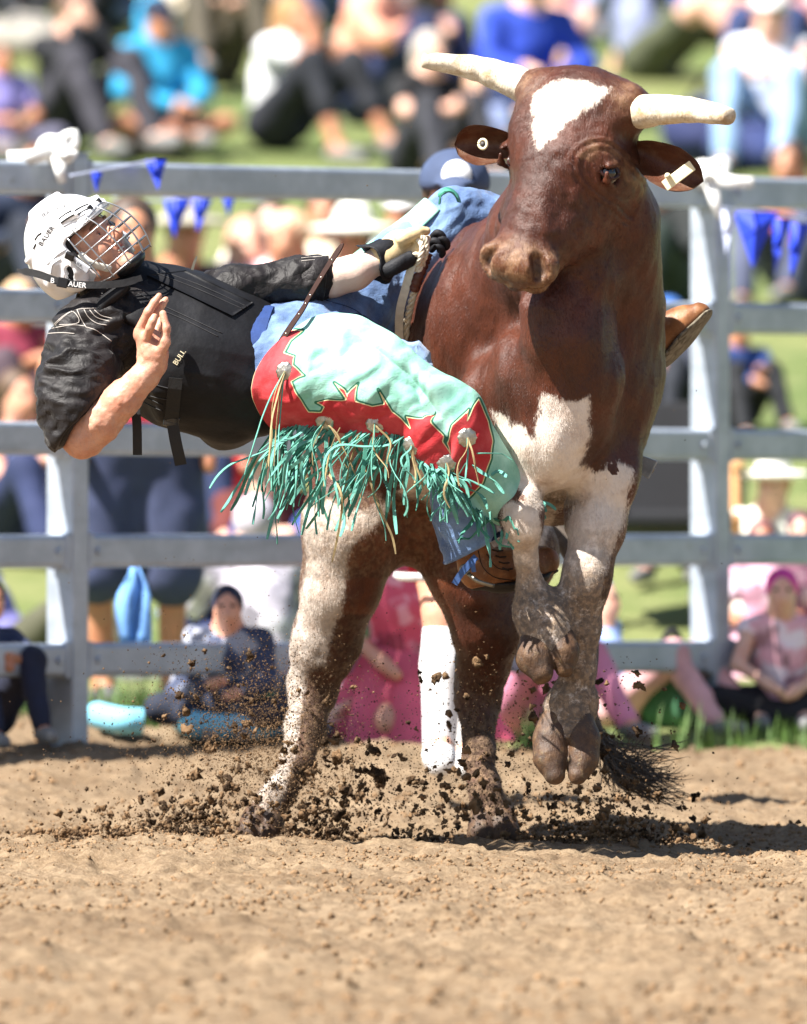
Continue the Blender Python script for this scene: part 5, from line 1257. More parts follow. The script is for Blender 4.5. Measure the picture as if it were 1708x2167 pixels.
def pcol(h, kind):
    """shirt cloth: plain, striped or with a blotchy print"""
    if kind == 0: return scol(h)
    key = ('print', h, kind)
    if key in _mc: return _mc[key]
    c = lin(h); m = NT('printed_cloth'); lt = tuple(min(.9, v*1.1+.28) for v in c); dk = tuple(v*.45 for v in c)
    if kind == 1:
        w = m.n('ShaderNodeTexWave'); w.bands_direction = 'Z'; w.inputs['Scale'].default_value = 7; w.inputs['Distortion'].default_value = 1.5; m.l(m.co, w.inputs[0]); k = m.mix(m.ramp(w.outputs['Fac'], .55, .7), c, lt)
    else:
        k = m.mix(m.ramp(m.noise(11, 3, .5), .52, .58), c, lt); k = m.mix(m.ramp(m.noise(8, 3, .5, m.scaled((1, 1.3, .8))), .56, .62), k, dk)
    _mc[key] = m.done(k, .85, m.bump(m.noise(14, 4), .3, .02)); return _mc[key]
def hcol(h): return plain('hair_'+h.strip('#'), h, .6, var=.3, sc=25)
def spectator(label, xv, yv, pose, yaw=0, sc=1.0, top='#ffffff', leg='#303848', sleeve=1, pant=1, hair='#5a4030', long=False, hat=None, hood=False, skin=0, group=None, shoes='#777777', d=None, skirt=False, dress=None, stride=0, apart=1.0, socks=None, baggy=1.0):
    b = ground_at(xv, yv) if d is None else np.array([(xv-854)*(CAMD+d)/CAMD/PXM, d, float(gz((xv-854)*(CAMD+d)/CAMD/PXM, d))])
    t = thing('person', label, 'person', b, group)
    q = {k: np.array(v, float) for k, v in POSES[pose].items()}; rj = np.random.RandomState(int(abs(xv*7+yv*3)) % 9999)
    for k in q: q[k] = q[k]+rj.randn(3)*.012
    mir = lambda p: p*np.array([-1, 1, 1])
    seg = dict(el=[q['el'], mir(q['el'])+rj.randn(3)*.03], ha=[q['ha'], mir(q['ha'])+rj.randn(3)*.03], kn=[q['kn'], mir(q['kn'])], fo=[q['fo'], mir(q['fo'])+rj.randn(3)*.03])
    if pose == 'cross': seg['fo'][1] = mir(q['fo'])
    if apart != 1.0:
        for nm in ('kn', 'fo'):
            for i in (0, 1): seg[nm][i] = seg[nm][i]*np.array([apart, 1, 1])
    if stride:
        for nm, kx in (('kn', .5), ('fo', 1.0)):
            seg[nm][0] = seg[nm][0]*np.array([.35, 1, 1])+np.array([0, stride*kx, 0]); seg[nm][1] = seg[nm][1]*np.array([.35, 1, 1])-np.array([0, stride*kx, 0])
    hw, ww = .165, .10
    ca, sa = math.cos(R(yaw)), math.sin(R(yaw))
    def put(V): V = V*sc; return np.stack([V[:, 0]*ca-V[:, 1]*sa, V[:, 0]*sa+V[:, 1]*ca, V[:, 2]], 1)+b
    def sh(i): return q['neck']+np.array([hw*(1 if i == 0 else -1), .0, -.055])
    def hipj(i): return q['hip']+np.array([ww*(1 if i == 0 else -1), 0, 0])
    allp = np.array([p for v in q.values() for p in (v, mir(v))]); lo_, hi_ = allp.min(0)-.24, allp.max(0)+.24
    def part(name, fn, mat, par=t, h=.02, disp=0.0):
        f = Field(lo_, hi_, h); fn(f); V, F = f.mesh()
        if len(V) == 0: return None
        V = smooth(V, F, 1)
        if disp: V = V+vnormals(V, F)*(disp*fbm(V, 9, 2, .5, xv))[:, None]
        return obj(name, put(V), F, mat, par)
    def skin_(f):
        f.ell(q['head'], X3, (.074, .095, .112), .02); f.cap(q['head']+[0, -.06, -.05], q['head']+[0, -.05, -.07], .045, .045, .04); f.cap(q['head']+[0, -.095, -.01], q['head']+[0, -.11, -.03], .012, .016, .02)
        f.cap(q['head'], q['neck'], .055, .06, .03); f.cap(q['neck'], q['chest'], .09, .12, .05); f.cap(q['chest'], q['hip'], .115, .12, .05); f.cap(sh(0), sh(1), .055, .055, .05)
        for i in (0, 1):
            f.cap(sh(i), seg['el'][i], .050, .042, .03); f.cap(seg['el'][i], seg['ha'][i], .040, .028, .02); f.cap(seg['ha'][i], seg['ha'][i]+nrm(seg['ha'][i]-seg['el'][i])*.09, .038, .028, .02)
            f.cap(hipj(i), seg['kn'][i], .085, .058, .04); f.cap(seg['kn'][i], seg['fo'][i], .054, .038, .03)
            f.cap(seg['fo'][i], seg['fo'][i]+np.array([0, -.16, -.03]), .038, .032, .03)
    part("body", skin_, SKINS[skin])
    for sx in (-1, 1):
        e_ = q['head']+np.array([sx*.033, -.088, .018]); V, F = tube([e_+[-.014, 0, 0], e_, e_+[.014, 0, 0]], [.004, .010, .004], 8); obj('eye', put(V), F, scol('#2a1d18'), t)
    e_ = q['head']+np.array([0, -.098, -.052]); V, F = tube([e_+[-.024, .01, 0], e_, e_+[.024, .01, 0]], [.004, .008, .004], 8); obj('mouth', put(V), F, scol('#8a4a42'), t)
    def shirt_(f):
        f.cap(q['neck']+[0, 0, -.03], q['chest'], .095, .145, .06); f.cap(q['chest'], q['hip']+[0, 0, .02], .145, .15, .06); f.cap(sh(0), sh(1), .072, .072, .06)
        for i in (0, 1):
            e = sh(i)+(seg['el'][i]-sh(i))*(1.0 if sleeve >= 1 else .55)
            if sleeve > 0: f.cap(sh(i), e, .068, .062, .03)
            if sleeve >= 1: f.cap(seg['el'][i], seg['el'][i]+(seg['ha'][i]-seg['el'][i])*.88, .058, .046, .02)
        if hood: f.ell(q['head']+[0, .035, .01], X3, (.115, .11, .15), .04); f.ell(q['head']+[0, -.10, -.01], X3, (.075, .09, .10), .02, op='sub')
    part('shirt', shirt_, pcol(top, 2 if any(w in label for w in ('patterned', 'dress', 'pink top', 'lilac', 'khaki', 'slate')) else 0), disp=.014)
    def legs_(f):
        f.cap(q['hip']+[0, 0, .05], q['hip'], .145, .15, .05)
        for i in (0, 1):
            f.cap(hipj(i), hipj(i)+(seg['kn'][i]-hipj(i))*(1.0 if pant >= .5 else .7), .108*baggy, .082*baggy**1.6, .05)
            if pant > .5: f.cap(seg['kn'][i], seg['kn'][i]+(seg['fo'][i]-seg['kn'][i])*(.92 if pant >= 1 else .55), .078, .062, .03)
    part('trousers' if pant >= .7 else ('skirt' if skirt else 'shorts'), legs_, scol(leg), disp=.028 if skirt else .010)
    if skirt:
        V = []; nk = 48; z0 = q['hip'][2]+.14
        for i in range(10):
            u = i/9
            for k in range(nk):
                t_ = 2*math.pi*k/nk; r_ = (.135+.24*u**.8)*(1+.16*u*math.sin(9*t_+xv)+.07*u*math.sin(17*t_+2*u)+.06*math.sin(3*t_+yv)); V.append(np.array([r_*math.cos(t_), r_*math.sin(t_)*.85-.06*u, z0*(1-u)+.015]))
        V = put(np.array(V)); obj('dress_skirt', V, [[i*nk+k, i*nk+(k+1) % nk, (i+1)*nk+(k+1) % nk, (i+1)*nk+k][::-1] for i in range(9) for k in range(nk)], scol(leg), t)
    if hair:
        def hair_(f):
            f.ell(q['head']+[0, .022, .030], X3, (.090, .100, .100), .02)
            if long: f.chain([(q['head']+[0, .06, 0], .085), (q['neck']+[0, .05, -.06], .075), (q['neck']+[0, .06, -.16], .05)], .04)
            f.ell(q['head']+[0, -.105, -.055], X3, (.075, .085, .105), .02, op='sub')
        part('hair', hair_, hcol(hair))
    if hat:
        kind, col = hat
        if kind == 'cap':
            def hat_(f):
                f.ell(q['head']+[0, .0, .045], X3, (.098, .110, .095), .02); f.cap(q['head']+[0, -.10, .045], q['head']+[0, -.16, .035], .06, .05, .02, ((0, 0, 1), 5)); f.plane(q['head']+[0, 0, .025], (0, 0, -1))
        else:
            def hat_(f):
                f.ell(q['head']+[0, 0, .10], X3, (.088, .105, .085), .02); f.ell(q['head']+[0, 0, .062], X3, (.20, .22, .020), .02)
        part('hat', hat_, scol(col), h=.016)
    for i in (0, 1):
        if shoes: part('shoe', lambda f: f.cap(seg['fo'][i]+[0, .03, -.015], seg['fo'][i]+[0, -.16, -.03], .05, .042, .03), scol(shoes))
    for i in (0, 1):
        if socks: part('sock', lambda f: (f.cap(seg['kn'][i]+(seg['fo'][i]-seg['kn'][i])*.15, seg['kn'][i]+(seg['fo'][i]-seg['kn'][i])*.4, .058, .060, .02), f.cap(seg['kn'][i]+(seg['fo'][i]-seg['kn'][i])*.4, seg['fo'][i], .059, .046, .02)), scol(socks))
    return t
G1 = 'spectators sitting on the grass bank'
SPEC = [
 # top of the picture
 ('man in black top and dark trousers, hands clasped at his mouth', 122, 318, 'chin', 38, 1.02, '#12141c', '#37363f', 1, 1, '#6a4f40', 0, None, 0),
 ('child in bright blue hoodie with the hood up, sitting cross-legged', 325, 322, 'cross', 25, .98, '#2b9ccc', '#c08a70', 1, .3, None, 0, ('cap', '#232a40'), 1),
 ('long-haired woman in white t-shirt and black trousers, hand at her mouth', 580, 322, 'chin', 50, 1.02, '#eceef2', '#1b1e27', .5, .8, '#a98156', 1, None, 0),
 ('person in peach shirt and navy jeans beside the long-haired woman', 770, 258, 'knees', 62, 1.12, '#f0a98c', '#222b50', 1, 1, '#5a3a2a', 0, None, 0),
 ('man in royal blue shirt and straw hat above the bull\'s horn', 1115, 268, 'cross', 15, 1.12, '#2846b4', '#26345c', 1, 1, '#4a3728', 0, ('brim', '#cdb98a'), 0),
 ('grey-haired woman in black top sitting under the horn tip', 890, 392, 'knees', 25, .92, '#16171b', '#2a2b33', .5, 1, '#b5aca4', 1, None, 0),
 ('small fair-haired child in grey-blue shirt beside grey-haired woman', 1010, 395, 'cross', -10, .70, '#8694bc', '#59607a', .5, .3, '#cfa878', 0, None, 0),
 ('person with bare shins and olive shorts leaning back on the grass', 1370, 172, 'back', 62, 1.10, '#9aa2c6', '#474c36', .5, .3, '#5a4030', 0, None, 0),
 ('man in white cap, sleeveless white shirt and pale jeans', 1640, 345, 'knees', -12, 1.06, '#dfe3ee', '#8aa9cc', 0, 1, '#4a3a30', 0, ('cap', '#eeeeee'), 0),
 ('child in lavender shirt at the left edge of the grass bank', -2, 338, 'cross', 20, .74, '#8b83c6', '#6c6a80', .5, 1, '#6a5040', 0, None, 0),
 ('person in black trousers high on the bank behind the man in black', 215, 72, 'knees', -20, 1.05, '#7f93a8', '#15171d', 1, 1, '#3a2c24', 0, None, 0),
 ('woman in khaki top with long brown hair behind the blue hoodie', 440, 182, 'knees', 15, 1.05, '#8b7c5e', '#4a4438', 1, 1, '#50382a', 1, None, 0),
 ('person in white sun hat and cream shirt high on the bank', 370, 70, 'cross', 10, 1.0, '#ece2cc', '#5a6a90', 1, 1, '#7a5a40', 0, ('brim', '#f2efe6'), 0),
 ('person in black jacket on the bank behind long-haired woman', 670, 62, 'knees', 10, 1.0, '#101218', '#51628c', 1, 1, '#2c2420', 0, None, 0),
 ('person in dusty rose shirt behind peach shirt', 905, 120, 'knees', -30, 1.0, '#a85f6a', '#6a5a58', 1, 1, '#5c4436', 0, None, 0),
 ('girl in bright pink sun hat at the top of the bank', 1238, 84, 'cross', 0, .85, '#d24a9a', '#7a80b0', .5, 1, '#7a5a40', 0, ('brim', '#f07fb0'), 0),
 ('person in pale violet shirt near the bare-legged person', 1320, 70, 'knees', 20, 1.0, '#a7abd6', '#5060a0', .5, 1, '#5a4434', 0, None, 0),
 ('person in pink top at the right edge behind white cap', 1702, 230, 'knees', -30, 1.05, '#d79a94', '#31406e', 0, 1, '#6a4a38', 0, None, 0),
 ('person in black hoodie at the top left corner', 20, 60, 'knees', 20, 1.0, '#14161a', '#22252d', 1, 1, '#30251f', 0, None, 0),
 ('person in light grey shirt at the top of the bank', 540, 20, 'cross', 0, 1.0, '#a8b4c4', '#303a50', 1, 1, '#5a4030', 0, None, 0),
 ('person in navy shirt near pink sun hat', 1480, 40, 'knees', 0, 1.0, '#27305a', '#4b5470', .5, 1, '#4a3a30', 0, None, 0),
 # between the upper rails
 ('person in dark blue jacket sitting at the left end of the fence', 25, 700, 'knees', 30, 1.0, '#202c44', '#1a2130', 1, 1, '#2c2620', 0, None, 0),
 ('man in broad grey felt hat and dark brown shirt', 385, 862, 'knees', 10, 1.0, '#33221e', '#20222c', 1, 1, '#40302a', 0, ('brim', '#a7a294'), 0),
 ('woman in lilac top beside the grey felt hat', 515, 852, 'cross', 10, .98, '#b6a2d2', '#56618c', .5, 1, '#c59a86', 1, None, 0),
 ('woman in pale pink blouse above the rider\'s arm', 625, 866, 'knees', -15, 1.0, '#eac6cb', '#7a88a8', .5, 1, '#e0b898', 0, None, 0),
 ('person in white shirt and white hat above the rider\'s arm', 742, 866, 'cross', 0, 1.0, '#e6e6ea', '#9fb2cf', .5, 1, '#6a5040', 0, ('brim', '#eceae0'), 0),
 ('child in pale blue shirt beside white hat', 832, 866, 'cross', 0, .85, '#b9cbe6', '#7f92b4', .5, .3, '#6a4a38', 0, None, 0),
 ('person in cream shirt behind the belt strap', 700, 780, 'knees', 0, .95, '#e8dec2', '#55605a', .5, 1, '#3f3028', 0, None, 0),
 ('person in black crouching right of the bull\'s neck', 1405, 690, 'knees', -25, .92, '#171c1c', '#22302a', 1, 1, '#2a2622', 0, None, 0),
 ('child in bright blue cap and dark clothes left of the right post', 1425, 905, 'knees', -20, .62, '#2a2f40', '#20242e', 1, 1, '#b9947a', 0, ('cap', '#4e86e0'), 0),
 ('child in blue and black right of the right post', 1552, 915, 'knees', 20, .58, '#2a4684', '#17191f', 1, 1, '#2b2522', 0, None, 0),
 ('fair-haired child in maroon shirt at the left edge below the rider', 22, 940, 'knees', 20, .80, '#8a2f46', '#4a3a44', 0, 1, '#d6b48c', 1, None, 0),
 # behind the lower rails
 ('person in pale blue shirt with bare arm at the left edge', 30, 1190, 'knees', 30, .86, '#8ea0d2', '#222c50', 0, 1, '#55402f', 0, None, 0),
 ('person in bright red shirt behind the chaps fringe', 500, 1170, 'knees', 10, .78, '#c01d1d', '#243056', 1, 1, '#4a3026', 0, None, 0),
 ('person in straw hat with white crown under the fringe', 560, 1345, 'knees', 10, .86, '#5c2420', '#2f4a90', .5, 1, '#4a3226', 0, ('brim', '#d4aa6e'), 0),
 ('small child in white hat and white shirt right of the right post', 1640, 1330, 'cross', -20, .72, '#f0ece0', '#efe6dc', 1, 1, '#b88a6c', 0, ('brim', '#f6f3e8'), 0),
 ('person in lavender shirt leaning in from the left edge', 20, 1440, 'back', 70, .72, '#8f8cd0', '#4a4a38', 1, 1, '#e6e4ea', 0, None, 0),
 ('person in grey patterned shirt left of the hind leg', 548, 1500, 'knees', 190, .86, '#b4afbc', '#222c58', 1, 1, '#b9b4c0', 0, None, 0),
 ('person in blue shirt beside the grey patterned shirt', 425, 1480, 'knees', 0, .56, '#2f56b0', '#22325e', 1, 1, '#c9c36a', 0, None, 0),
 ('girl in pink dress sitting by the fence between the hind legs', 858, 1572, 'kneel', 10, .80, '#dd5a74', '#e2647c', 0, .3, '#c79a70', 1, None, 0),
 ('girl in pale pink dress right of the right post', 1618, 1440, 'kneel', 0, .60, '#e4aac4', '#e9b9ce', .5, .3, '#6a3f40', 1, None, 0),
 ('child in mauve dress beside the pale pink dress', 1694, 1440, 'kneel', 0, .62, '#74465c', '#80506a', .5, .3, '#59303c', 0, None, 0),
 ('child in pink top and black trousers in lower right', 1652, 1545, 'cross', 0, .62, '#eab2bd', '#17161a', 0, 1, '#d9409a', 0, None, 0),
 ('child in pale blue shirt lying by the fence right of hooves', 1325, 1545, 'back', 60, .62, '#93acdf', '#d9a6a8', 1, 1, '#5873c8', 0, None, 0),
 ('person in dark navy clothes low at the left edge', -38, 1560, 'knees', 20, .56, '#1a2748', '#1b2036', 1, 1, '#1f1d22', 0, None, 0),
 ('child in white shirt between the hind legs near the dirt', 728, 1562, 'cross', 0, .52, '#dcd9e4', '#cfa79a', .5, .3, '#b98a78', 0, None, 0),
 ('child in slate blue shirt behind the thrown dirt', 480, 1562, 'cross', 0, .58, '#39425c', '#1d2436', 1, 1, '#22243a', 0, None, 0),
 ('child in pink leggings behind the straight foreleg', 1095, 1560, 'back', 40, .66, '#d7d5de', '#d88aa6', .5, 1, '#3c3a44', 0, None, 0),
 ('woman in cream blouse with dark hair behind the belt strap end', 575, 812, 'knees', 0, .95, '#efe4d2', '#6f7fa6', .5, 1, '#3a2a22', 1, None, 0),
 ('man in pale grey shirt and white cap left of the bullfighter cap', 862, 806, 'knees', -10, 1.0, '#c3cad6', '#55627c', .5, 1, '#7a5a44', 0, ('cap', '#f0f0f0'), 0),
 ('child in yellow shirt between the two white hats', 800, 800, 'cross', 0, .72, '#e3cf7a', '#7b86a4', .5, .3, '#8a6a4a', 0, None, 0),
 ('person in rust shirt at the far right behind the blue pennants', 1690, 640, 'knees', -20, .9, '#a4552f', '#4a5068', .5, 1, '#4a342a', 0, None, 0),
 ('person in white shirt and dark shorts high on the bank beside pink hat', 1180, 40, 'knees', 15, 1.0, '#e8e8ea', '#2c3040', .5, .3, '#5a4030', 0, None, 0),
 ('woman in teal shirt at the top right behind the white cap', 1560, 90, 'cross', 10, 1.0, '#4f8f92', '#3a4054', .5, 1, '#6a4a34', 1, None, 0),
 ('child in orange shirt behind the camp chair', 1340, 1180, 'cross', 0, .62, '#cf7a45', '#4a5878', .5, .3, '#5a4030', 0, None, 0),
 ('person in olive jacket crouching behind the right post low on the bank', 1500, 1225, 'knees', -20, .7, '#555a3e', '#2e3030', 1, 1, '#6a4c36', 0, None, 0),
]
for (lb, x, y, pose, yaw, sc_, top_, leg_, sl, pt_, hr_, lg_, hat_, hd_) in SPEC:
    spectator(lb, x, y, pose, yaw, sc_, top_, leg_, sl, pt_, hr_, bool(lg_), hat_, bool(hd_), skin=(int(x) % 3), group=G1, skirt='dress' in lb)
spectator('standing man in navy shorts with bare legs behind the fence', 285, 1546, 'stand', 10, 1.0, '#b5323e', '#39415f', .5, .5, '#4a3a30', shoes='#555555', skin=1, d=7.1, apart=1.12, baggy=1.22)
bf = spectator('bullfighter in navy cap, red shorts and white socks behind the bull', 966, 1690, 'stand', 0, 1.08, '#5a1440', '#b5202c', 1, .3, '#4a3528', hat=('cap', '#3c4a68'), shoes='#e8e8e8', skin=0, d=2.35, stride=.16, socks='#f2f2f4')
b0 = np.array(bf.location)
def ringm(c, rx, ry, z0, z1, n=18):
    V = [c+np.array([rx*math.cos(t)*k, ry*math.sin(t)*k, z]) for z, k in ((z0, .92), ((z0+z1)/2, 1.05), (z1, 1.0)) for t in np.linspace(0, 2*math.pi, n+1)[:-1]]
    return np.array(V), [[i*n+k, i*n+(k+1) % n, (i+1)*n+(k+1) % n, (i+1)*n+k] for i in range(2) for k in range(n)]
for sx, oy in ((1, .16), (-1, -.16)):
    for k in range(3):
        V, F = ringm(b0+np.array([sx*.06, oy*.45-.01, 0]), .118-.004*k, .118-.004*k, .62+.07*k, .645+.07*k); obj('shorts_stripe', V, F, scol(['#e8e8e8', '#1a1a20', '#d8d8dc'][k]), bf)
cc = b0+np.array([0, -.115, 1.795]); V, F = tube([cc+np.array([0, .02, -.005]), cc], [.045, .043], 20); obj('cap_badge', V, F, scol('#f4f4f4'), bf)
# ---------------------------------------------------------------- things on and behind the fence
M_RAG = plain('white_rag', '#e8e8e4', .8, var=.06, sc=20)
def rag(label, x, y, d, sx=1.0, arms=((-80, 12), (18, -60), (35, 75))):
    c = P(x, y, d); r_ = thing('tied_rag', label, 'rag', c, 'white rags tied to the fence posts')
    S_ = Field(c-.3, c+.3, .012); S_.ell(c, X3, (.062, .055, .05), .03)
    S_.sph(P(x+28, y-22, d-.02), .034, .02); S_.sph(P(x-22, y-6, d), .030, .03); S_.sph(P(x+30, y-20, d-.05), .018, .01, op='sub')
    V, F = S_.mesh(); V = V+.006*fbm(V, 22, 2)[:, None]; obj('knot', V, F, M_RAG, r_)
    for (dx, dy) in arms:
        q = spline([P(x, y, d-.04), P(x+dx*.5, y+dy*.5+6, d-.09), P(x+dx, y+dy, d-.08)], 12)
        V, F = ribbon(q, list(np.linspace(.05, .035 if abs(dx) > 50 else .02, 12)), .012, np.array([0.2, 0, 1]) if abs(dx) > 40 else np.array([1, 0, 0])); obj('rag_tail', V, F, M_RAG, r_)
rag('white rag knotted round the top of the left fence post', 122, 318, 4.15, arms=((-105, 14), (10, 68), (40, 5)))
rag('white rag tied at the top of the right fence post, ends flying', 1500, 372, 6.35, arms=((95, 14), (25, 90), (-10, -10)))
M_PEN = plain('blue_pennant_cloth', '#1f3fd0', .6, var=.12, sc=20); M_PENL = plain('pale_pennant_cloth', '#c9d2ee', .6, var=.1, sc=20)
def bunting(label, pts, pens, d0, d1):
    x0, x1 = pts[0][0], pts[-1][0]; dd = lambda x: d0+(d1-d0)*(x-x0)/(x1-x0)
    t = thing('bunting', label, 'bunting', P(pts[0][0], pts[0][1], d0), 'pennant strings on the fence')
    V, F = tube(spline([P(x, y, dd(x)) for x, y in pts], 30), .004, 6); obj('cord', V, F, M_PENL, t)
    for (x, y, w, h, lean, m_) in pens:
        d = dd(x); a, b, c = P(x-w/2, y, d), P(x+w/2, y, d), P(x+lean, y+h, d-.03); mid = (a+b+c)/3+np.array([0, -.03, 0]); V = []
        for p in (a, b, c, mid, (a+b)/2+np.array([0, -.02, 0]), (b+c)/2, (a+c)/2): V.append(p)
        V = np.array(V); V = np.concatenate([V, V+np.array([0, .003, 0])])
        f = [[0, 4, 3, 6], [4, 1, 5, 3], [6, 3, 5, 2]]; F = f+[[i+7 for i in q[::-1]] for q in f]+[[4, 0, 7, 11], [1, 4, 11, 8], [5, 1, 8, 12], [2, 5, 12, 9], [6, 2, 9, 13], [0, 6, 13, 7]]
        obj('pennant', V, F, M_PEN if m_ else M_PENL, t, smooth_=False)
bunting('two blue pennants on a string over the left part of the top rail', [(150, 372), (260, 352), (330, 338)], [(205, 364, 26, 44, 0, 1), (330, 338, 46, 64, 4, 1)], 3.9, 4.4)
bunting('string of blue pennants hanging behind the left part of the top rail', [(240, 420), (330, 425), (430, 415), (560, 425)], [(275, 425, 34, 50, 5, 1), (375, 420, 60, 82, -6, 1), (428, 420, 44, 70, -10, 1), (484, 420, 26, 40, 0, 1)], 7.2, 7.8)
bunting('blue pennants blowing on the string right of the right post', [(1530, 440), (1580, 446), (1640, 450), (1720, 470)], [(1542, 446, 34, 92, -6, 0), (1600, 448, 96, 118, -8, 1), (1655, 462, 40, 118, -16, 1), (1692, 472, 44, 122, -20, 1), (1740, 480, 50, 110, -20, 1)], 6.0, 6.6)
# pool noodles, camp chair, bags
M_FOAM = plain('pale_blue_foam', '#7cc4dc', .7, var=.06)
def noodle(label, pts):
    q = spline([ground_at(x, y)+np.array([0, 0, .045]) for x, y in pts], 20); t = tube(q, .042, 14); o = obj('pool_noodle', *t, M_FOAM, base=q[0]); tag(o, label, 'pool noodle', 'pale blue pool noodles on the grass')
noodle('short pale blue foam noodle at the feet of the standing man', [(205, 1545), (255, 1556), (302, 1560)])
noodle('long curved pale blue foam noodle behind the thrown dirt', [(375, 1530), (400, 1560), (470, 1572), (560, 1568), (610, 1560)])
cb = ground_at(1405, 1330); ch = thing('camp_chair', 'folding camp chair with black seat and wooden arms right of the bull', 'camp chair', cb)
M_WOOD = plain('light_wood', '#b98a5c', .6); M_BLC = scol('#15161b')
def bar(a, b, r, m_, n): V, F = tube([cb+np.array(a), cb+np.array(b)], r, 8); obj(n, V, F, m_, ch)
for sx in (-.27, .27):
    bar((sx, -.25, 0), (sx, .2, .62), .018, M_WOOD, 'leg'); bar((sx, .25, 0), (sx, -.22, .42), .018, M_WOOD, 'leg'); bar((sx, -.28, .60), (sx, .24, .62), .024, M_WOOD, 'armrest')
V, F = box(cb+np.array([0, .0, .38]), [[1, 0, 0], nrm([0, 1, -.15]), nrm([0, .15, 1])], (.26, .22, .03)); o = obj('seat', V, F, M_BLC, ch, smooth_=False); bevel(o, .02)
V, F = box(cb+np.array([0, .25, .62]), [[1, 0, 0], nrm([0, .25, 1]), nrm([0, 1, -.25])], (.26, .22, .02)); o = obj('backrest', V, F, M_BLC, ch, smooth_=False); bevel(o, .015)
tw = thing('towel', 'pale blue towel hanging over a rail between the legs of the standing man', 'towel', P(285, 1200, 4.8))
V = []; F = []
for i in range(9):
    for j in range(7):
        w_ = [8, 16, 26, 34, 36, 34, 32, 30, 28][i]; V.append(P(285+(j-3)/3*w_+2*math.sin(i), 1195+i*21, 4.72+.03*math.sin(j*1.7+i*.4)))
for i in range(8):
    for j in range(6): F.append([i*7+j, i*7+j+1, i*7+j+8, i*7+j+7])
o = obj('towel_cloth', np.array(V), F, scol('#6d9fdc'), tw); s9 = o.modifiers.new('thick', 'SOLIDIFY'); s9.thickness = .008
def bag(label, x, y, col, w=.2, h=.17):
    b = ground_at(x, y); S_ = Field(b-.45, b+.45, .02); S_.ell(b+[0, 0, h*.8], X3, (w, .16, h), .05); S_.ell(b+[.05, -.1, h*.6], X3, (w*.6, .1, h*.55), .04); V, F = S_.mesh(); V = smooth(V, F, 1)
    V = V+.012*fbm(V, 8, 2)[:, None]; t = thing('bag', label, 'bag', b, 'picnic bags on the grass bank'); obj('bag_body', V, F, scol(col), t)
    V, F = tube(spline([b+np.array([-w*.5, -.1, h*1.5]), b+np.array([0, -.14, h*2.2]), b+np.array([w*.5, -.1, h*1.5])], 10), .012, 8); obj('handle', V, F, M_BLC, t)
bag('navy blue bag on the bank left of the pale jeans', 1500, 345, '#252e5a', .26, .2); bag('dark blue bag in front of the pale jeans', 1590, 362, '#2b3868', .24, .16)
bag('grey pack on the bank behind the man in black', 60, 120, '#9a968e', .3, .14); bag('black bag low at the right edge of the fence', 1700, 1540, '#16151a', .16, .14); bag('green bag behind the pale blue shirt', 1420, 1545, '#3b6a4a', .12, .15)
# ---------------------------------------------------------------- bull tail
q = spline([P(1240, 1480, .30), P(1262, 1540, .32), P(1290, 1600, .30), P(1330, 1645, .26)], 20)
qt = spline([P(880, 850, .42), P(960, 900, .56), P(1100, 1030, .58), P(1225, 1200, .50), P(1250, 1360, .40), P(1240, 1480, .30)], 30)
parts = [tube(q, list(np.linspace(.020, .010, 20)), 8), tube(qt, list(np.linspace(.034, .020, 30)), 10)]
rs = np.random.RandomState(9)
for k in range(260):
    a = q[7+int(rs.rand()*12)]+rs.randn(3)*.008; u = rs.rand(); e = P(1300+120*u+20*rs.randn(), 1600+75*rs.rand()+30*u-60*(rs.rand() < .25), .27+.07*rs.randn()); mid = (a*.55+e*.45)+np.array([.0, 0, -.035*rs.rand()])+rs.randn(3)*.008
    parts.append(tube(spline([a, mid, e, e+np.array([.02+.03*rs.rand(), 0, .012*rs.randn()])], 8), [.0016]*4+[.0013, .001, .0006, .0003], 4))
V, F = join(parts); obj('tail', V, F, plain('grey_brown_tail_hair', '#5a5046', .8, var=.35), bull)
# ---------------------------------------------------------------- thrown and loose dirt
def ico():
    t = (1+5**.5)/2; V = np.array([(-1, t, 0), (1, t, 0), (-1, -t, 0), (1, -t, 0), (0, -1, t), (0, 1, t), (0, -1, -t), (0, 1, -t), (t, 0, -1), (t, 0, 1), (-t, 0, -1), (-t, 0, 1)], float)/math.hypot(1, t)
    F = np.array([(0, 11, 5), (0, 5, 1), (0, 1, 7), (0, 7, 10), (0, 10, 11), (1, 5, 9), (5, 11, 4), (11, 10, 2), (10, 7, 6), (7, 1, 8), (3, 9, 4), (3, 4, 2), (3, 2, 6), (3, 6, 8), (3, 8, 9), (4, 9, 5), (2, 4, 11), (6, 2, 10), (8, 6, 7), (9, 8, 1)])
    return V, F
def subdiv(V, F):
    E = {}; V = list(map(tuple, V)); out = []
    def m(a, b):
        k = (min(a, b), max(a, b))
        if k not in E: p = (np.array(V[a])+np.array(V[b]))/2; V.append(tuple(p/np.linalg.norm(p))); E[k] = len(V)-1
        return E[k]
    for a, b, c in F: x, y, z = m(a, b), m(b, c), m(c, a); out += [(a, x, z), (b, y, x), (c, z, y), (x, y, z)]
    return np.array(V), np.array(out)
I0 = ico(); I1 = subdiv(*I0)
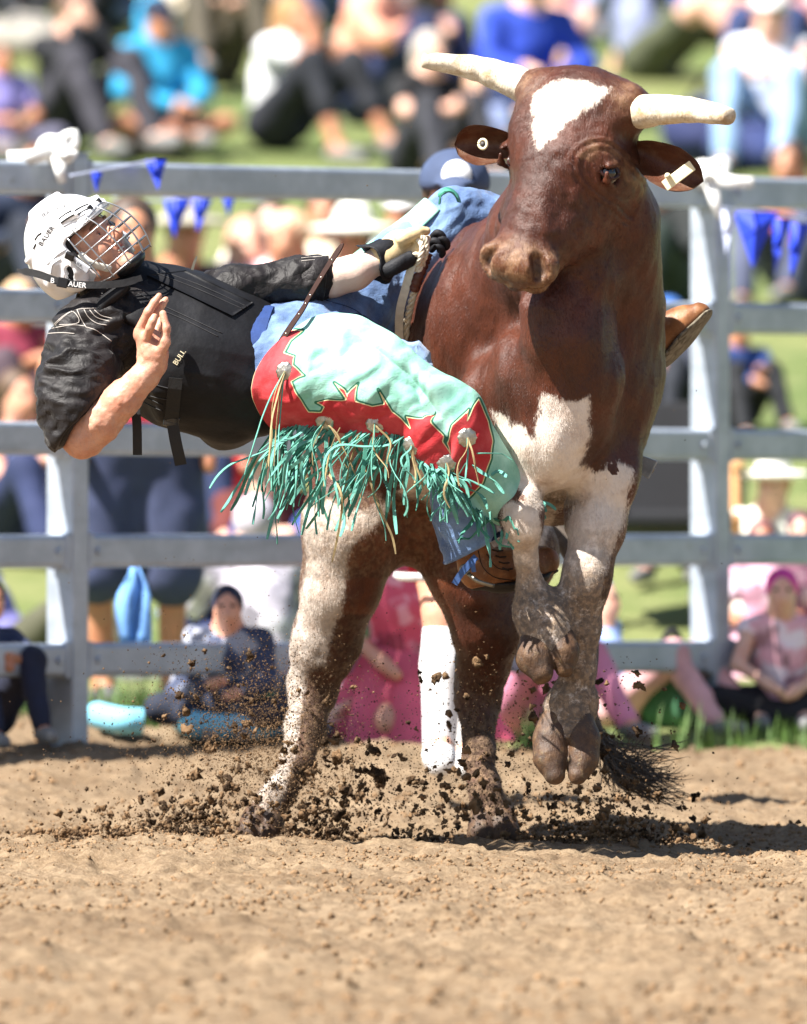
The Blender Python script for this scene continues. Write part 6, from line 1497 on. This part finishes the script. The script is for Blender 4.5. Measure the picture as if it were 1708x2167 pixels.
def lumps(name, C, r, tmpl, mat, rough=.45, seed=1, parent=None):
    V0, F0 = tmpl; n = len(C); g = np.random.RandomState(seed)
    A = g.randn(n, 4); A /= np.linalg.norm(A, axis=1, keepdims=True); w, x, y, z = A.T
    Rm = np.stack([np.stack([1-2*(y*y+z*z), 2*(x*y-w*z), 2*(x*z+w*y)], 1), np.stack([2*(x*y+w*z), 1-2*(x*x+z*z), 2*(y*z-w*x)], 1), np.stack([2*(x*z-w*y), 2*(y*z+w*x), 1-2*(x*x+y*y)], 1)], 1)
    S_ = .55+.9*g.rand(n, 1, 3)
    V = V0[None]*S_
    Q = (V+g.rand(n, 1, 3)*50).reshape(-1, 3)
    V = V*(1+rough*(vnoise(Q, 1.7)+.6*vnoise(Q, 3.7)).reshape(n, -1, 1))
    V = np.einsum('nij,nkj->nki', Rm, V)*r[:, None, None]+C[:, None, :]
    F = (F0[None]+(np.arange(n)*len(V0))[:, None, None]).reshape(-1, 3)
    o = obj(name, V.reshape(-1, 3), F, mat, parent, smooth_=False); o['kind'] = 'stuff'; return o
g = np.random.RandomState(4)
def cloud(n, x, y, sx, sy, d=-.15, sd_=.22, tilt=0):
    a = g.randn(n)*sx; b = g.randn(n)*sy
    return np.array([P(x+u, y+v+tilt*u, d+sd_*g.randn()) for u, v in zip(a, b)])
big = np.concatenate([cloud(150, 500, 1560, 95, 75), cloud(170, 560, 1660, 120, 55), cloud(240, 330, 1735, 120, 22), cloud(120, 420, 1715, 55, 28), cloud(240, 700, 1700, 90, 50), cloud(110, 830, 1620, 120, 70),
                      cloud(150, 900, 1730, 110, 28), cloud(210, 1260, 1705, 100, 32), cloud(70, 1180, 1560, 90, 70), cloud(150, 1330, 1755, 110, 18), cloud(90, 1000, 1680, 80, 60), cloud(40, 450, 1440, 60, 40), cloud(110, 1110, 1735, 60, 30)])
rb = .0016+.0082*g.rand(len(big))**3.6
clump = np.concatenate([cloud(34, 900, 1570, 150, 110), cloud(22, 1330, 1690, 70, 50), cloud(20, 720, 1650, 70, 50), cloud(14, 500, 1600, 80, 60), cloud(16, 1240, 1480, 100, 60), cloud(22, 1010, 1690, 80, 40)])
big = np.concatenate([big, clump]); rb = np.concatenate([rb, .005+.0075*g.rand(len(clump))**1.6])
med = np.concatenate([cloud(900, 520, 1530, 95, 70), cloud(500, 560, 1650, 120, 60), cloud(600, 330, 1735, 140, 24), cloud(500, 720, 1680, 110, 60), cloud(350, 880, 1560, 190, 110), cloud(300, 1010, 1560, 60, 120), cloud(420, 1270, 1700, 120, 40), cloud(260, 1180, 1520, 110, 90), cloud(200, 1330, 1620, 90, 90), cloud(200, 250, 1620, 120, 60)])
rm = .0010+.0022*g.rand(len(med))**1.5
fine = np.concatenate([cloud(7000, 530, 1525, 100, 75), cloud(3600, 600, 1600, 110, 75), cloud(2500, 900, 1650, 220, 60), cloud(1500, 560, 1450, 130, 80), cloud(800, 1020, 1600, 60, 130), cloud(500, 760, 1450, 260, 200), cloud(600, 1250, 1680, 140, 70), cloud(700, 480, 1660, 200, 90), cloud(120, 1000, 1100, 420, 500, -.2, .5)])
rf = .0006+.0013*g.rand(len(fine))**1.5
def above(C, r): z = dirt_z(C*np.array([1, 1, 1.0])); k = C[:, 2] > z-.004; return C[k], r[k]
m = NT('thrown_soil'); c = m.mix(m.ramp(m.noise(5, 4, .7), .42, .58), lin('#33271d'), lin('#725a42')); c = m.mix(m.math('MULTIPLY', m.ramp(m.noise(90, 4), .5, .7), .4), c, lin('#9c8466')); M_FLY = m.done(c, .95, m.bump(m.noise(200, 4), .6, .003), spec=.1)  # dark and tan mixed: moist soil, plus shade and sun painted into clods
C, r = above(big, rb); lumps('thrown_dirt', C, r, I1, M_FLY, 1.15, 2)
C, r = above(np.concatenate([med, fine]), np.concatenate([rm, rf])); lumps('thrown_crumbs', C, r, I0, M_FLY, .6, 3)
# heaps round the hooves and crumbs over the ground
def scatter(n, x0, x1, y0, y1, rmin, rmax, pw):
    Q = np.stack([x0+(x1-x0)*g.rand(n), y0+(y1-y0)*g.rand(n), np.zeros(n)], 1); r = rmin+(rmax-rmin)*g.rand(n)**pw
    clump = np.clip(.5+fbm(Q, 2.2, 3, .6, 31), 0.05, 1); k = g.rand(n) < clump; Q, r = Q[k], r[k]; Q[:, 2] = dirt_z(Q)+r*.1; return Q, r
parts = [scatter(26000, -1.5, 1.5, -1.9, .9, .0014, .0065, 2.6), scatter(9000, -1.4, 1.4, -4.5, -1.9, .002, .009, 2.4), scatter(3000, -1.3, 1.3, -8, -4.5, .003, .013, 2.2), scatter(4000, -2.0, 2.0, .9, 5.6, .003, .012, 2.2), scatter(70, -1.4, 1.4, -5, 1.2, .010, .017, 2.0)]
C = np.concatenate([p[0] for p in parts]); r = np.concatenate([p[1] for p in parts]); lumps('loose_clods', C, r, I0, M_CLOD, .5, 5)
def heap(n, x, d, sx, sy, h, seed):
    q = np.random.RandomState(seed); c0 = P(x, 1770, d); Q = np.stack([c0[0]+q.randn(n)*sx, d+q.randn(n)*sy, np.zeros(n)], 1); rr = .0018+.0065*q.rand(n)**2.4
    Q[:, 2] = dirt_z(Q)+h*np.exp(-((Q[:, 0]-c0[0])/sx)**2-((Q[:, 1]-d)/sy)**2)*q.rand(n)**1.2; return Q, rr
hs = [heap(1300, 300, -.25, .20, .12, .08, 1), heap(700, 420, -.10, .10, .12, .10, 2), heap(800, 680, -.15, .10, .12, .10, 3), heap(500, 880, -.2, .14, .12, .05, 4), heap(700, 1060, .0, .09, .10, .06, 5), heap(1100, 1290, -.2, .18, .12, .07, 6), heap(300, 150, -.2, .15, .1, .04, 7)]
C = np.concatenate([p[0] for p in hs]); r = np.concatenate([p[1] for p in hs]); lumps('dirt_heaps', C, r, I0, M_FLY, .75, 8)
